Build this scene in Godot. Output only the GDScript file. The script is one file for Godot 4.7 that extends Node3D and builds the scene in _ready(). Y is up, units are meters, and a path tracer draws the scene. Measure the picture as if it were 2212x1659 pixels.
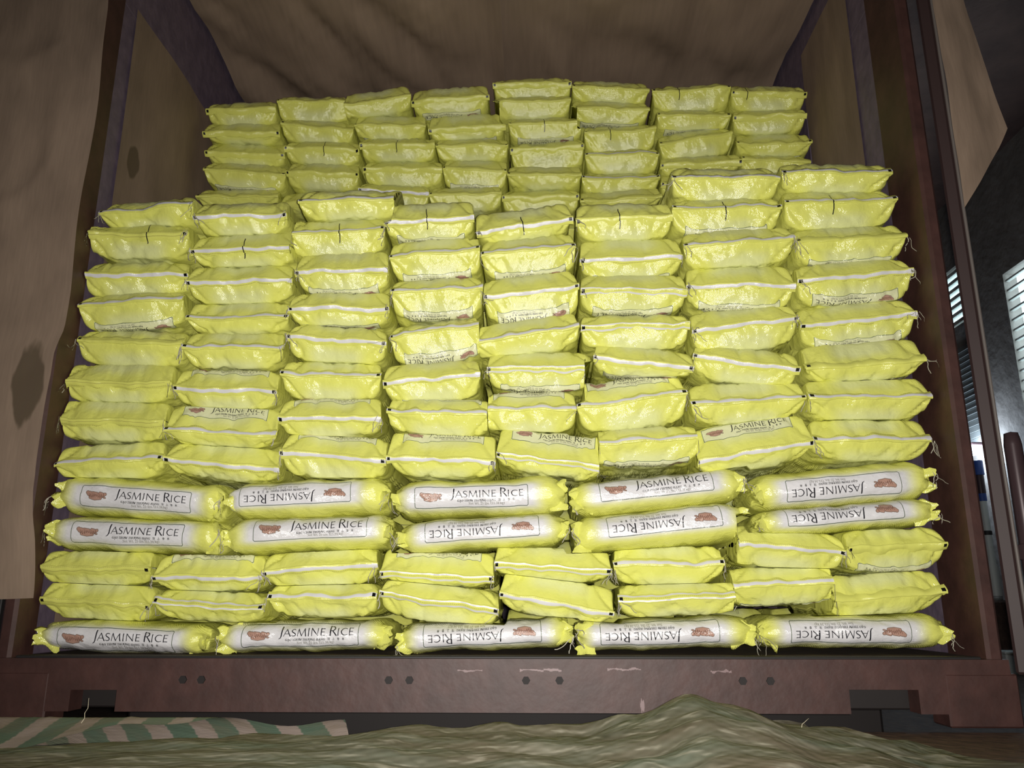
extends Node3D
# A shipping container loaded with stacked bags of jasmine rice, photographed with a phone flash from a loading bay.
# Units are metres. The container floor is y = 0, the front of the front stack is z = 0, the container runs towards -z.

# row, place from left, centre x, centre y, width, height, tilt, seam height above centre, seam print, label side, pen stroke
const SEAM_BAGS := [
	[2,1,-1.036,0.1309,0.2896,0.0882,-3.6,1.735e-18,3,0,-9], [2,2,-0.735,0.1197,0.2915,0.07255,-3.2,-0.003926,2,0,-9], [2,3,-0.441,0.1343,0.2899,0.0807,-0.5,0.0034,1,0,-9], [2,4,-0.1381,0.128,0.3105,0.09125,-7.7,0.007387,2,0,-9],
	[2,5,0.1638,0.1392,0.2965,0.09582,-10,-0.009525,1,0,-9], [2,6,0.476,0.1364,0.3139,0.0798,2.1,-0.0001,2,0,-9], [2,7,0.7484,0.171,0.303,0.09143,2.5,0.0007375,1,-1,-9], [2,8,0.9978,0.1489,0.3181,0.1002,3.9,-0.007603,0,0,-9],
	[3,1,-1.051,0.2185,0.3007,0.08512,-0.5,0.0004391,3,0,-9], [3,2,-0.7471,0.2058,0.2923,0.093,-0.5,-0.0084,1,1,-9], [3,3,-0.452,0.2172,0.3016,0.08792,3.3,0.00164,1,0,-9], [3,4,-0.1468,0.2151,0.3006,0.08535,-3.1,-0.01604,2,1,-9],
	[3,5,0.1542,0.2249,0.3047,0.07871,-3.1,-0.005071,2,0,-9], [3,6,0.4542,0.2224,0.2879,0.09484,0.4,-0.003022,1,0,-9], [3,7,0.7524,0.2635,0.3107,0.09573,-5.2,0.008013,1,0,-9], [3,8,1.034,0.2614,0.2554,0.1042,2,0.009489,0,-1,-9],
	[6,1,-1.044,0.5022,0.295,0.09826,2.9,-0.005672,1,0,-9], [6,2,-0.735,0.4994,0.3158,0.09133,-4.6,-0.004414,1,0,-9], [6,3,-0.4329,0.5131,0.2905,0.116,-4.5,-0.0006,1,1,-9], [6,4,-0.1402,0.5142,0.2944,0.1156,-3.2,-0.0126,1,1,-9],
	[6,5,0.1576,0.5199,0.3039,0.1159,-6.4,-0.02093,2,1,-9], [6,6,0.4093,0.5385,0.3097,0.0992,3.4,0.0067,1,-1,-9], [6,7,0.6895,0.5429,0.3235,0.1269,9,-0.02235,1,1,-9], [6,8,1.01,0.5538,0.3212,0.1103,-0.1,-0.008713,1,0,-9],
	[7,1,-1.052,0.6147,0.3115,0.1092,-2,-0.0027,3,0,-9], [7,2,-0.7429,0.5989,0.3082,0.1102,-2,-0.02739,1,1,-9], [7,3,-0.4485,0.6232,0.283,0.1071,0.6,-0.004031,1,1,-9], [7,4,-0.1454,0.6205,0.2932,0.1,-2.4,0.001981,1,1,-9],
	[7,5,0.09364,0.6355,0.263,0.1121,0.2,-0.0017,1,1,-9], [7,6,0.3763,0.661,0.3049,0.1405,7.4,-0.001284,1,1,-9], [7,7,0.6879,0.6598,0.3121,0.1105,4.3,-0.00935,1,0,-9], [7,8,1.01,0.6623,0.333,0.1105,0.5,-0.003787,1,0,-9],
	[8,1,-1.049,0.7242,0.3144,0.1052,-0.9,-0.0037,3,0,-9], [8,2,-0.745,0.7065,0.2958,0.1084,-2.4,-0.0042,1,1,-9], [8,3,-0.4531,0.7293,0.2786,0.1071,-1.2,0.003431,1,0,-9], [8,4,-0.1724,0.7231,0.2721,0.109,3.2,0.005319,1,0,-9],
	[8,5,0.1256,0.7493,0.2935,0.1058,-0.2,0.005258,2,-1,-9], [8,6,0.4087,0.7719,0.2749,0.0836,-8,-0.003831,1,-1,-9], [8,7,0.6904,0.7629,0.2908,0.09972,-9.2,0.005703,1,0,-9], [8,8,1.004,0.7706,0.321,0.1088,3.2,-0.0213,0,-1,-9],
	[9,1,-1.034,0.8315,0.3122,0.105,-2.5,0.0065,3,0,-9], [9,2,-0.7316,0.8199,0.2816,0.1003,0.5,-0.0065,1,0,-9], [9,3,-0.441,0.8324,0.2816,0.103,-5.2,0.0104,1,0,-9], [9,4,-0.1584,0.8438,0.2766,0.1168,6.4,0.02021,1,-1,-9],
	[9,5,0.08581,0.8517,0.3035,0.102,8.2,-0.006323,1,0,-9], [9,6,0.3904,0.862,0.303,0.09923,0.7,0.01372,2,0,-9], [9,7,0.6959,0.8706,0.2985,0.1192,5.9,0.008172,1,0,-9], [9,8,1.011,0.8847,0.3224,0.1216,5.2,0.008592,1,-1,-9],
	[10,1,-1.039,0.9419,0.2976,0.1053,4.5,0.01188,1,-1,-9], [10,2,-0.7327,0.9203,0.2941,0.09565,0.2,-0.01277,1,0,-9], [10,3,-0.4395,0.9389,0.2887,0.0971,0.4,-0.0033,1,-1,-9], [10,4,-0.1625,0.9678,0.262,0.1183,2.9,0.011,1,-1,-9],
	[10,5,0.1041,0.9715,0.2736,0.1409,7.3,0.01264,1,-1,-9], [10,6,0.3896,0.9739,0.3013,0.1142,-0.1,0.002862,2,-1,-9], [10,7,0.6909,0.9932,0.3043,0.128,-0.9,0.0004094,1,-1,-9], [10,8,1.013,1.007,0.3246,0.1243,4.6,0.01328,1,-1,-9],
	[11,1,-1.046,1.043,0.3121,0.1005,1.7,0.008419,1,0,-9], [11,2,-0.7368,1.023,0.3088,0.1139,0.9,0.002856,1,0,-9], [11,3,-0.438,1.05,0.2713,0.1222,0.4,5.204e-18,1,-1,-9], [11,4,-0.1726,1.09,0.2632,0.1232,4.2,0.001578,1,-1,-9],
	[11,5,0.09565,1.1,0.2754,0.1177,5.8,0.001981,1,-1,-9], [11,6,0.389,1.089,0.2949,0.1188,1.4,-0.007984,1,-1,-9], [11,7,0.694,1.111,0.3174,0.1109,4.3,0.001513,1,0,-9], [11,8,1.011,1.123,0.3131,0.1098,2.6,-0.0003937,0,-1,-9],
	[12,1,-1.046,1.159,0.3042,0.09901,-0.5,0.01379,3,0,0.1], [12,2,-0.7302,1.128,0.3154,0.09914,1.3,-0.007281,1,0,-0], [12,3,-0.4646,1.168,0.2886,0.1152,2.6,0.0029,1,0,0.03], [12,4,-0.1903,1.207,0.2639,0.1138,3.2,-0.004946,1,-1,-0.03],
	[12,5,0.0825,1.207,0.2847,0.098,8.8,-0.0147,1,0,-0.02], [12,6,0.3717,1.203,0.2799,0.1123,1.5,-0.001678,0,0,-0.05], [12,7,0.6702,1.22,0.3181,0.1098,1.6,0.007995,1,-1,-0.02], [12,8,0.9939,1.234,0.3222,0.1149,1.2,0.006577,1,0,-0.07],
	[13,1,-1.029,1.249,0.2824,0.08451,4.3,-0.002794,1,0,-9], [13,2,-0.7464,1.228,0.2772,0.0993,1.6,-0.0017,1,0,-9], [13,3,-0.427,1.273,0.3066,0.0865,1.7,-0.0035,1,0,-9], [13,7,0.6753,1.325,0.3177,0.1041,-1.2,0.001814,1,0,-9],
	[13,8,0.9931,1.334,0.3149,0.08919,-0.9,-0.001853,1,0,-9],
]
const REAR_BAGS := [
	[1,1,-1.01,1.626,0.3128,0.0811,0.6,-0.00805,0,0,-9], [1,2,-0.7043,1.618,0.3006,0.0809,0.6,-0.012,0,0,-9], [1,3,-0.417,1.631,0.271,0.09909,-3.2,0.0116,1,0,-9], [1,4,-0.1444,1.614,0.2765,0.0958,0.7,-0.0005,0,0,-9],
	[1,5,0.1384,1.6,0.2928,0.0916,2.1,0.0091,0,0,-9], [1,6,0.4376,1.598,0.3083,0.08104,4.1,-0.01437,0,0,-9], [1,7,0.7386,1.659,0.2974,0.0893,-0.2,-0.00335,0,0,-9], [1,8,1.02,1.655,0.2657,0.08908,-0.9,-0.001488,0,0,-9],
	[2,1,-0.9898,1.719,0.3153,0.1063,-4.5,-0.001155,0,-1,-9], [2,2,-0.6923,1.716,0.2823,0.1057,-2.5,-0.0009,0,0,-9], [2,3,-0.3877,1.73,0.308,0.1016,-3.1,0.009666,0,0,-9], [2,4,-0.1114,1.722,0.2486,0.1196,-4.3,-0.0004684,0,-1,-9],
	[2,5,0.1531,1.696,0.2836,0.08832,-1.6,-0.01211,0,0,-9], [2,6,0.4417,1.678,0.2975,0.08338,1.3,0.0011,1,-1,-9], [2,7,0.7446,1.742,0.3077,0.07961,1.9,-0.006806,0,0,-9], [2,8,1.027,1.74,0.2601,0.08595,-2.6,0.001648,0,-1,-9],
	[3,1,-1.001,1.819,0.3084,0.09617,-1.7,-0.006325,0,0,-9], [3,2,-0.702,1.819,0.2931,0.09691,-3.3,0.005144,0,0,0.03], [3,3,-0.4095,1.827,0.2941,0.09215,-2.5,0.005461,0,0,-0.01], [3,4,-0.1232,1.825,0.2823,0.09171,-1.8,0.0007536,0,0,-9],
	[3,5,0.1661,1.798,0.2839,0.1185,2.1,0.02124,0,0,-9], [3,6,0.4503,1.766,0.2824,0.09638,1.4,0.0104,1,0,-9], [3,7,0.7338,1.836,0.2858,0.1115,8.8,0.003426,0,0,-9], [3,8,1.026,1.828,0.2848,0.09208,-0.2,-0.01392,0,-1,-9],
	[4,1,-1.015,1.906,0.2951,0.08117,0.5,-0.01496,0,0,-9], [4,2,-0.7257,1.914,0.2866,0.09652,-5.6,0.0006924,0,0,-9], [4,3,-0.4424,1.926,0.2825,0.1031,-1.8,-0.009788,0,-1,-9], [4,4,-0.1438,1.925,0.3006,0.1061,2.8,-0.01477,0,-1,-9],
	[4,5,0.1603,1.901,0.2883,0.09124,0.6,0.00567,0,-1,-0.02], [4,6,0.4468,1.867,0.2799,0.1086,4.3,0.01277,0,0,-0.14], [4,7,0.7268,1.932,0.2827,0.08337,0.5,-0.002463,0,-1,-9], [4,8,1.014,1.921,0.2773,0.09634,0.6,0.006844,0,0,-9],
	[5,1,-1.029,1.994,0.2773,0.09775,0.6,0.003575,0,0,-9], [5,2,-0.7461,2.016,0.2914,0.1103,0.5,0.01378,0,0,-9], [5,3,-0.5007,2.03,0.2799,0.1063,10.4,-0.0131,0,0,-9], [5,4,-0.2093,2.033,0.3052,0.1134,3.4,-0.009462,0,-1,-9],
	[5,5,0.1083,2.007,0.3051,0.09295,0.5,0.002025,0,0,-9], [5,6,0.4114,1.978,0.3025,0.09442,-1.8,-0.005012,0,-1,-9], [5,7,0.7233,2.026,0.3012,0.1038,0.5,0.0127,0,0,-0.16], [5,8,1.019,2.02,0.2921,0.1046,-0.3,0.007112,0,0,-0.29],
	[6,5,0.1104,2.096,0.3105,0.08815,1.2,0.006175,0,0,-9], [6,6,0.4154,2.072,0.3027,0.09583,-4.2,-0.006188,0,0,-9],
]
const LABEL_BAGS := [
	[1,1,-0.951,0.04274,0.4471,0.07999,-1.4,-0.0114,-0.006344,0], [1,2,-0.4811,0.04448,0.4456,0.07766,1.2,-0.0085,0.003921,0], [1,3,-0.0216,0.04713,0.4428,0.07266,3.2,-0.0042,0.006768,1], [1,4,0.4363,0.05244,0.4495,0.07998,1.5,-0.0152,0.003158,1],
	[1,5,0.9088,0.0572,0.4764,0.08589,0.2,-0.011,0.001103,1], [4,1,-0.9521,0.3044,0.4736,0.09026,-2,-0.015,-0.0002578,0], [4,2,-0.4895,0.3062,0.4501,0.094,2.3,0.008362,0.01119,0], [4,3,-0.028,0.3071,0.448,0.08914,3.7,-0.0008,0.008569,1],
	[4,4,0.437,0.3192,0.4643,0.1027,5.9,0.0106,0.0132,1], [4,5,0.9158,0.3448,0.4698,0.072,4.6,-0.006,0.01111,1], [5,1,-0.9479,0.4013,0.4603,0.1058,-4.4,-0.003669,-0.006509,0], [5,2,-0.4985,0.4028,0.4414,0.1023,2.7,-0.03056,0.007056,1],
	[5,3,-0.03757,0.4021,0.4635,0.1008,1.5,-0.02033,-0.004,0], [5,4,0.4325,0.4162,0.4638,0.09502,6,-0.0029,0.01067,0], [5,5,0.9175,0.4287,0.474,0.104,4.7,-0.0033,-0.006958,1],
]

const DEPTH := 0.42
const REAR_Z := -0.63
const BAY := -0.42          # floor of the loading bay

var noise := FastNoiseLite.new()
var crease := FastNoiseLite.new()
var rng := RandomNumberGenerator.new()
var taken := {}
var M := {}
var tape_mats := {}
var seam_mats := {}
var weave: ImageTexture
var label_image: Image
var end_label_image: Image


func _ready() -> void:
	# ---------------------------------------------------------------- camera, sky, light, exposure
	var cam := Camera3D.new()
	cam.name = "camera"
	cam.fov = rad_to_deg(2.0 * atan(829.5 / 1790.0))
	cam.near = 0.05
	cam.far = 80.0
	add_child(cam)
	cam.position = Vector3(0.11, 0.12, 2.19)
	cam.rotation = Vector3(deg_to_rad(15.0), deg_to_rad(1.6), 0.0)
	var we := WorldEnvironment.new()
	we.name = "environment"
	var env := Environment.new()
	env.background_mode = Environment.BG_COLOR
	env.background_color = Color(0.12, 0.12, 0.13)
	env.tonemap_mode = Environment.TONE_MAPPER_LINEAR
	env.tonemap_exposure = 1.0
	env.sdfgi_enabled = true
	env.ssao_enabled = true
	env.ssil_enabled = true
	we.environment = env
	add_child(we)
	# the phone's flash, beside its lens
	var flash := SpotLight3D.new()
	flash.name = "phone_flash"
	flash.position = Vector3(0.125, 0.125, 2.19)
	flash.rotation = Vector3(deg_to_rad(13.0), deg_to_rad(-1.0), 0.0)
	flash.light_color = Color(1.0, 0.985, 0.96)
	flash.light_energy = 5.8
	flash.light_size = 0.006
	flash.spot_range = 30.0
	flash.spot_angle = 56.0
	flash.spot_angle_attenuation = 1.0
	flash.spot_attenuation = 2.0
	flash.shadow_enabled = true
	add_child(flash)
	# tube lamps added for fill light, out of view high up behind the photographer
	for x in [-1.6, 1.8]:
		added_fill_lamp(Vector3(x, 4.1, 3.4))

	setup()
	build_container()
	build_bay()
	build_paper()
	build_bags()
	build_tarps()


# -------------------------------------------------------------------- helpers
func setup() -> void:
	noise.seed = 7
	noise.noise_type = FastNoiseLite.TYPE_SIMPLEX_SMOOTH
	noise.frequency = 1.0
	noise.fractal_octaves = 2
	crease.seed = 21
	crease.noise_type = FastNoiseLite.TYPE_SIMPLEX_SMOOTH
	crease.frequency = 1.0
	crease.fractal_type = FastNoiseLite.FRACTAL_RIDGED
	crease.fractal_octaves = 2
	rng.seed = 4
	make_materials()


func numbered(called: String) -> String:
	if not taken.has(called):
		taken[called] = 0
		return called
	taken[called] += 1
	return "%s_%03d" % [called, taken[called]]


func tag(o: Node, label: String, category: String, group := "") -> void:
	o.set_meta("label", label)
	o.set_meta("category", category)
	if group:
		o.set_meta("group", group)


func thing(called: String, label: String, category: String, at := Vector3.ZERO, group := "") -> Node3D:
	var o := Node3D.new()
	o.name = numbered(called)
	add_child(o)
	o.position = at
	tag(o, label, category, group)
	return o


func part(called: String, mesh: Mesh, m: Material, parent: Node, at := Vector3.ZERO) -> MeshInstance3D:
	var o := MeshInstance3D.new()
	o.name = called
	o.mesh = mesh
	o.material_override = m
	o.position = at
	parent.add_child(o, true)
	return o


func single(called: String, mesh: Mesh, m: Material, label: String, category: String, at := Vector3.ZERO, group := "") -> MeshInstance3D:
	var o := part(numbered(called), mesh, m, self, at)
	tag(o, label, category, group)
	return o


func structure(called: String, mesh: Mesh, m: Material, at := Vector3.ZERO) -> MeshInstance3D:
	var o := part(numbered(called), mesh, m, self, at)
	o.set_meta("kind", "structure")
	return o


func grid_mesh(p: PackedVector3Array, uv: PackedVector2Array, nu: int, nv: int, flip := false) -> Array:
	# smooth normals of a grid of nu x nv points, as surface arrays
	var n := PackedVector3Array()
	n.resize(nu * nv)
	for j in nv:
		for i in nu:
			var a := p[j * nu + mini(i + 1, nu - 1)] - p[j * nu + maxi(i - 1, 0)]
			var b := p[mini(j + 1, nv - 1) * nu + i] - p[maxi(j - 1, 0) * nu + i]
			var c := a.cross(b)
			if c.length_squared() < 1e-16:
				c = Vector3.BACK
			c = c.normalized()
			n[j * nu + i] = -c if flip else c
	var idx := PackedInt32Array()
	for j in nv - 1:
		for i in nu - 1:
			var q := j * nu + i
			if flip:
				idx.append_array([q, q + 1, q + nu, q + 1, q + nu + 1, q + nu])
			else:
				idx.append_array([q, q + nu, q + 1, q + 1, q + nu, q + nu + 1])
	var arr := []
	arr.resize(Mesh.ARRAY_MAX)
	arr[Mesh.ARRAY_VERTEX] = p
	arr[Mesh.ARRAY_NORMAL] = n
	arr[Mesh.ARRAY_TEX_UV] = uv
	arr[Mesh.ARRAY_INDEX] = idx
	return arr


func joined(list: Array) -> ArrayMesh:
	# several surface arrays as one surface
	var v := PackedVector3Array()
	var n := PackedVector3Array()
	var t := PackedVector2Array()
	var ix := PackedInt32Array()
	for a in list:
		var base := v.size()
		v.append_array(a[Mesh.ARRAY_VERTEX])
		n.append_array(a[Mesh.ARRAY_NORMAL])
		t.append_array(a[Mesh.ARRAY_TEX_UV])
		for k in a[Mesh.ARRAY_INDEX]:
			ix.append(k + base)
	var arr := []
	arr.resize(Mesh.ARRAY_MAX)
	arr[Mesh.ARRAY_VERTEX] = v
	arr[Mesh.ARRAY_NORMAL] = n
	arr[Mesh.ARRAY_TEX_UV] = t
	arr[Mesh.ARRAY_INDEX] = ix
	var m := ArrayMesh.new()
	m.add_surface_from_arrays(Mesh.PRIMITIVE_TRIANGLES, arr)
	return m


func box_into(st: SurfaceTool, lo: Vector3, hi: Vector3, bevel := 0.004) -> void:
	# a box with chamfered edges, as a convex hull of 24 points sorted into faces
	var c := (lo + hi) / 2
	var h := (hi - lo) / 2
	var b := minf(bevel, minf(h.x, minf(h.y, h.z)) * 0.6)
	var ax := [Vector3.RIGHT, Vector3.UP, Vector3.BACK]
	for a in 3:
		for s in [-1.0, 1.0]:
			var u: Vector3 = ax[(a + 1) % 3]
			var w: Vector3 = ax[(a + 2) % 3]
			var f: Vector3 = c + ax[a] * h[a] * s
			var hu: float = h[(a + 1) % 3] - b
			var hw: float = h[(a + 2) % 3] - b
			quad(st, f - u * hu - w * hw, f + u * hu - w * hw, f + u * hu + w * hw, f - u * hu + w * hw, ax[a] * s)
	for a in 3:
		var u2: Vector3 = ax[(a + 1) % 3]
		var w2: Vector3 = ax[(a + 2) % 3]
		for s in [-1.0, 1.0]:
			for t in [-1.0, 1.0]:
				var p1: Vector3 = c + u2 * h[(a + 1) % 3] * s + w2 * (h[(a + 2) % 3] - b) * t
				var p2: Vector3 = c + u2 * (h[(a + 1) % 3] - b) * s + w2 * h[(a + 2) % 3] * t
				var l: Vector3 = ax[a] * (h[a] - b)
				quad(st, p1 - l, p1 + l, p2 + l, p2 - l, u2 * s + w2 * t)
	for sx in [-1.0, 1.0]:
		for sy in [-1.0, 1.0]:
			for sz in [-1.0, 1.0]:
				var q1 := c + Vector3(h.x * sx, (h.y - b) * sy, (h.z - b) * sz)
				var q2 := c + Vector3((h.x - b) * sx, h.y * sy, (h.z - b) * sz)
				var q3 := c + Vector3((h.x - b) * sx, (h.y - b) * sy, h.z * sz)
				tri(st, q1, q2, q3, Vector3(sx, sy, sz))


func tri(st: SurfaceTool, a: Vector3, b: Vector3, c: Vector3, n: Vector3) -> void:
	n = n.normalized()
	var order := [a, c, b] if (b - a).cross(c - a).dot(n) > 0 else [a, b, c]
	for p in order:
		st.set_normal(n)
		st.set_uv(Vector2(p.x + p.z, p.y))
		st.add_vertex(p)


func quad(st: SurfaceTool, a: Vector3, b: Vector3, c: Vector3, d: Vector3, n: Vector3) -> void:
	tri(st, a, b, c, n)
	tri(st, a, c, d, n)


func start() -> SurfaceTool:
	var st := SurfaceTool.new()
	st.begin(Mesh.PRIMITIVE_TRIANGLES)
	return st


func box(lo: Vector3, hi: Vector3, bevel := 0.004) -> ArrayMesh:
	var st := start()
	box_into(st, lo, hi, bevel)
	return st.commit()


func tube_arrays(path: PackedVector3Array, r: float, sides := 5, taper := 1.0) -> Array:
	var p := PackedVector3Array()
	var uv := PackedVector2Array()
	var nv := path.size()
	for j in nv:
		var d := (path[mini(j + 1, nv - 1)] - path[maxi(j - 1, 0)]).normalized()
		var a := d.cross(Vector3(0.31, 0.9, 0.2)).normalized()
		if absf(d.y) > 0.95:
			a = d.cross(Vector3(1, 0, 0.1)).normalized()
		var b := d.cross(a)
		var rr := r * lerpf(1.0, taper, float(j) / (nv - 1))
		for i in sides + 1:
			var t := TAU * i / sides
			p.append(path[j] + (a * cos(t) + b * sin(t)) * rr)
			uv.append(Vector2(float(i) / sides, float(j) / (nv - 1)))
	return grid_mesh(p, uv, sides + 1, nv, true)


func lathe(profile: PackedVector2Array, sides := 24) -> ArrayMesh:
	# profile: (radius, height) from bottom to top
	var p := PackedVector3Array()
	var uv := PackedVector2Array()
	for j in profile.size():
		for i in sides + 1:
			var t := TAU * i / sides
			p.append(Vector3(cos(t) * profile[j].x, profile[j].y, sin(t) * profile[j].x))
			uv.append(Vector2(float(i) / sides, profile[j].y))
	return joined([grid_mesh(p, uv, sides + 1, profile.size(), true)])


func paint(c: Color, rough := 0.6, metal := 0.0, spec := 0.5) -> StandardMaterial3D:
	var m := StandardMaterial3D.new()
	m.albedo_color = c
	m.roughness = rough
	m.metallic = metal
	m.metallic_specular = spec
	return m


func mottled(dark: Color, light: Color, freq: float, size := 512, seed_ := 1) -> ImageTexture:
	var f := FastNoiseLite.new()
	f.seed = seed_
	f.frequency = freq
	f.fractal_octaves = 5
	var im := f.get_seamless_image(size, size)
	im.convert(Image.FORMAT_RGB8)
	var d := im.get_data()
	for i in size * size:
		var c := dark.lerp(light, d[i * 3] / 255.0)
		d[i * 3] = int(c.r * 255)
		d[i * 3 + 1] = int(c.g * 255)
		d[i * 3 + 2] = int(c.b * 255)
	return ImageTexture.create_from_image(Image.create_from_data(size, size, false, Image.FORMAT_RGB8, d))


func bumps(freq: float, strength: float, size := 512, seed_ := 3) -> ImageTexture:
	var f := FastNoiseLite.new()
	f.seed = seed_
	f.frequency = freq
	f.fractal_octaves = 4
	var im := f.get_seamless_image(size, size)
	im.convert(Image.FORMAT_RGBA8)
	im.bump_map_to_normal_map(strength)
	return ImageTexture.create_from_image(im)


func world_mapped(m: StandardMaterial3D, albedo: Texture2D, bump: Texture2D, scale_: float, depth := 1.0) -> StandardMaterial3D:
	m.albedo_texture = albedo
	if bump:
		m.normal_enabled = true
		m.normal_texture = bump
		m.normal_scale = depth
	m.uv1_triplanar = true
	m.uv1_world_triplanar = true
	m.uv1_scale = Vector3.ONE * scale_
	return m


# -------------------------------------------------------------------- materials
const YELLOW := Color(0.875, 0.88, 0.45)
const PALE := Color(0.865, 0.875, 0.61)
const WHITE := Color(0.875, 0.87, 0.875)

func make_materials() -> void:
	var grit := bumps(0.03, 3.0, 512, 5)
	M.red = world_mapped(paint(Color.WHITE, 0.55), mottled(Color(0.225, 0.14, 0.125), Color(0.31, 0.20, 0.18), 0.012, 512, 2), grit, 1.6, 0.15)
	M.purple = world_mapped(paint(Color.WHITE, 0.6), mottled(Color(0.37, 0.32, 0.385), Color(0.46, 0.40, 0.46), 0.02, 512, 3), grit, 1.3, 0.3)
	M.ply = world_mapped(paint(Color.WHITE, 0.7), mottled(Color(0.24, 0.18, 0.13), Color(0.36, 0.29, 0.21), 0.02, 512, 4), grit, 2.0, 0.5)
	M.concrete = world_mapped(paint(Color.WHITE, 0.85), mottled(Color(0.27, 0.21, 0.18), Color(0.40, 0.32, 0.27), 0.02, 512, 6), grit, 1.1, 0.8)
	M.ramp = world_mapped(paint(Color.WHITE, 0.8), mottled(Color(0.27, 0.18, 0.14), Color(0.38, 0.28, 0.22), 0.03, 512, 16), grit, 1.3, 0.8)
	M.bay_roof = world_mapped(paint(Color.WHITE, 0.85), mottled(Color(0.27, 0.19, 0.17), Color(0.35, 0.26, 0.23), 0.01, 512, 9), grit, 0.5, 0.4)
	M.bay_wall = world_mapped(paint(Color.WHITE, 0.85), mottled(Color(0.50, 0.48, 0.46), Color(0.60, 0.58, 0.56), 0.01, 512, 8), grit, 0.5, 0.4)
	M.door = paint(Color(0.21, 0.145, 0.14), 0.6)
	M.dark = paint(Color(0.10, 0.07, 0.065), 0.7)
	M.rubber = paint(Color(0.13, 0.12, 0.12), 0.6)
	M.gasket = paint(Color(0.42, 0.39, 0.37), 0.6)
	M.steel = paint(Color(0.27, 0.21, 0.22), 0.32, 0.2)
	M.galvanised = paint(Color(0.62, 0.64, 0.64), 0.5, 0.2)
	M.white_paint = paint(Color(0.80, 0.82, 0.80), 0.5)
	M.blue_paint = paint(Color(0.18, 0.30, 0.58), 0.5)
	M.scrape_glint = paint(Color(0.50, 0.41, 0.41), 0.5)  # scraped paint, its pale tone also standing in for the sill's gloss
	M.thread = paint(Color(0.72, 0.70, 0.64), 0.8)
	M.straw = paint(Color(0.74, 0.70, 0.60), 0.8)
	M.window_glow = paint(Color(0.9, 0.95, 1.0), 0.4)
	M.window_glow.emission_enabled = true
	M.window_glow.emission = Color(0.88, 0.97, 1.0)
	M.window_glow.emission_energy_multiplier = 3.0
	M.bulb_glow = paint(Color.WHITE, 0.3)
	M.bulb_glow.emission_enabled = true
	M.bulb_glow.emission = Color(0.86, 0.93, 1.0)
	M.bulb_glow.emission_energy_multiplier = 5.0
	M.fill_lamp_glow = paint(Color.WHITE, 0.3)
	M.fill_lamp_glow.emission_enabled = true
	M.fill_lamp_glow.emission = Color(1.0, 0.97, 0.92)
	M.fill_lamp_glow.emission_energy_multiplier = 1.0
	make_weave()
	label_image = make_label(700, 134, WHITE)
	end_label_image = make_label(700, 134, PALE.lerp(WHITE, 0.35))
	M.label_bag = bag_material(label_bag_image(false))
	M.label_bag_turned = bag_material(label_bag_image(true))
	M.tuft = bag_material(null)
	M.tuft.albedo_color = YELLOW


func make_weave() -> void:
	# relief of laminated woven plastic: tapes crossing every 4 mm, and small crumples
	var size := 1024
	var f := FastNoiseLite.new()
	f.seed = 77
	f.frequency = 0.011
	f.fractal_type = FastNoiseLite.FRACTAL_RIDGED
	f.fractal_octaves = 3
	var d := PackedByteArray()
	d.resize(size * size)
	for y in size:
		for x in size:
			var a := sin(TAU * (x * 80.0 + y * 24.0) / size)
			var b := sin(TAU * (y * 80.0 - x * 10.0) / size)
			var h := 0.5 + 0.13 * a * b + 0.42 * f.get_noise_2d(x, y)
			d[y * size + x] = clampi(int(h * 255), 0, 255)
	var im := Image.create_from_data(size, size, false, Image.FORMAT_L8, d)
	im.convert(Image.FORMAT_RGBA8)
	im.bump_map_to_normal_map(5.0)
	weave = ImageTexture.create_from_image(im)


func bag_material(im: Image) -> StandardMaterial3D:
	var m := paint(Color.WHITE, 0.16, 0.0, 0.55)
	if im:
		m.albedo_texture = ImageTexture.create_from_image(im)
	m.normal_enabled = true
	m.normal_texture = weave
	m.normal_scale = 0.75
	return m


# -------------------------------------------------------------------- printing
func dab(mask: PackedFloat32Array, w: int, h: int, a: Vector2, b: Vector2, ra: float, rb: float) -> void:
	# one stroke of ink, its half-width going from ra to rb pixels
	var x0 := maxi(int(minf(a.x, b.x) - maxf(ra, rb) - 2), 0)
	var x1 := mini(int(maxf(a.x, b.x) + maxf(ra, rb) + 2), w - 1)
	var y0 := maxi(int(minf(a.y, b.y) - maxf(ra, rb) - 2), 0)
	var y1 := mini(int(maxf(a.y, b.y) + maxf(ra, rb) + 2), h - 1)
	var d := b - a
	var l2 := maxf(d.length_squared(), 1e-6)
	for y in range(y0, y1 + 1):
		for x in range(x0, x1 + 1):
			var p := Vector2(x + 0.5, y + 0.5)
			var t := clampf((p - a).dot(d) / l2, 0.0, 1.0)
			var c := clampf(lerpf(ra, rb, t) - p.distance_to(a + d * t) + 0.5, 0.0, 1.0)
			if c > mask[y * w + x]:
				mask[y * w + x] = c


func ink(im: Image, mask: PackedFloat32Array, c: Color) -> void:
	var w := im.get_width()
	for y in im.get_height():
		for x in w:
			var k := mask[y * w + x]
			if k > 0.004:
				im.set_pixel(x, y, im.get_pixel(x, y).lerp(c, k))


func blank(w: int, h: int) -> PackedFloat32Array:
	var a := PackedFloat32Array()
	a.resize(w * h)
	return a


func strokes(mask: PackedFloat32Array, w: int, h: int, pts: Array, org: Vector2, sx: float, sy: float) -> void:
	# each entry is x, y, half-width, x, y, half-width ... with y upwards and the letter one unit tall
	for s in pts:
		for k in range(0, s.size() - 3, 3):
			dab(mask, w, h, org + Vector2(s[k] * sx, -s[k + 1] * sy), org + Vector2(s[k + 3] * sx, -s[k + 4] * sy), s[k + 2] * sy, s[k + 5] * sy)


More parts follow.
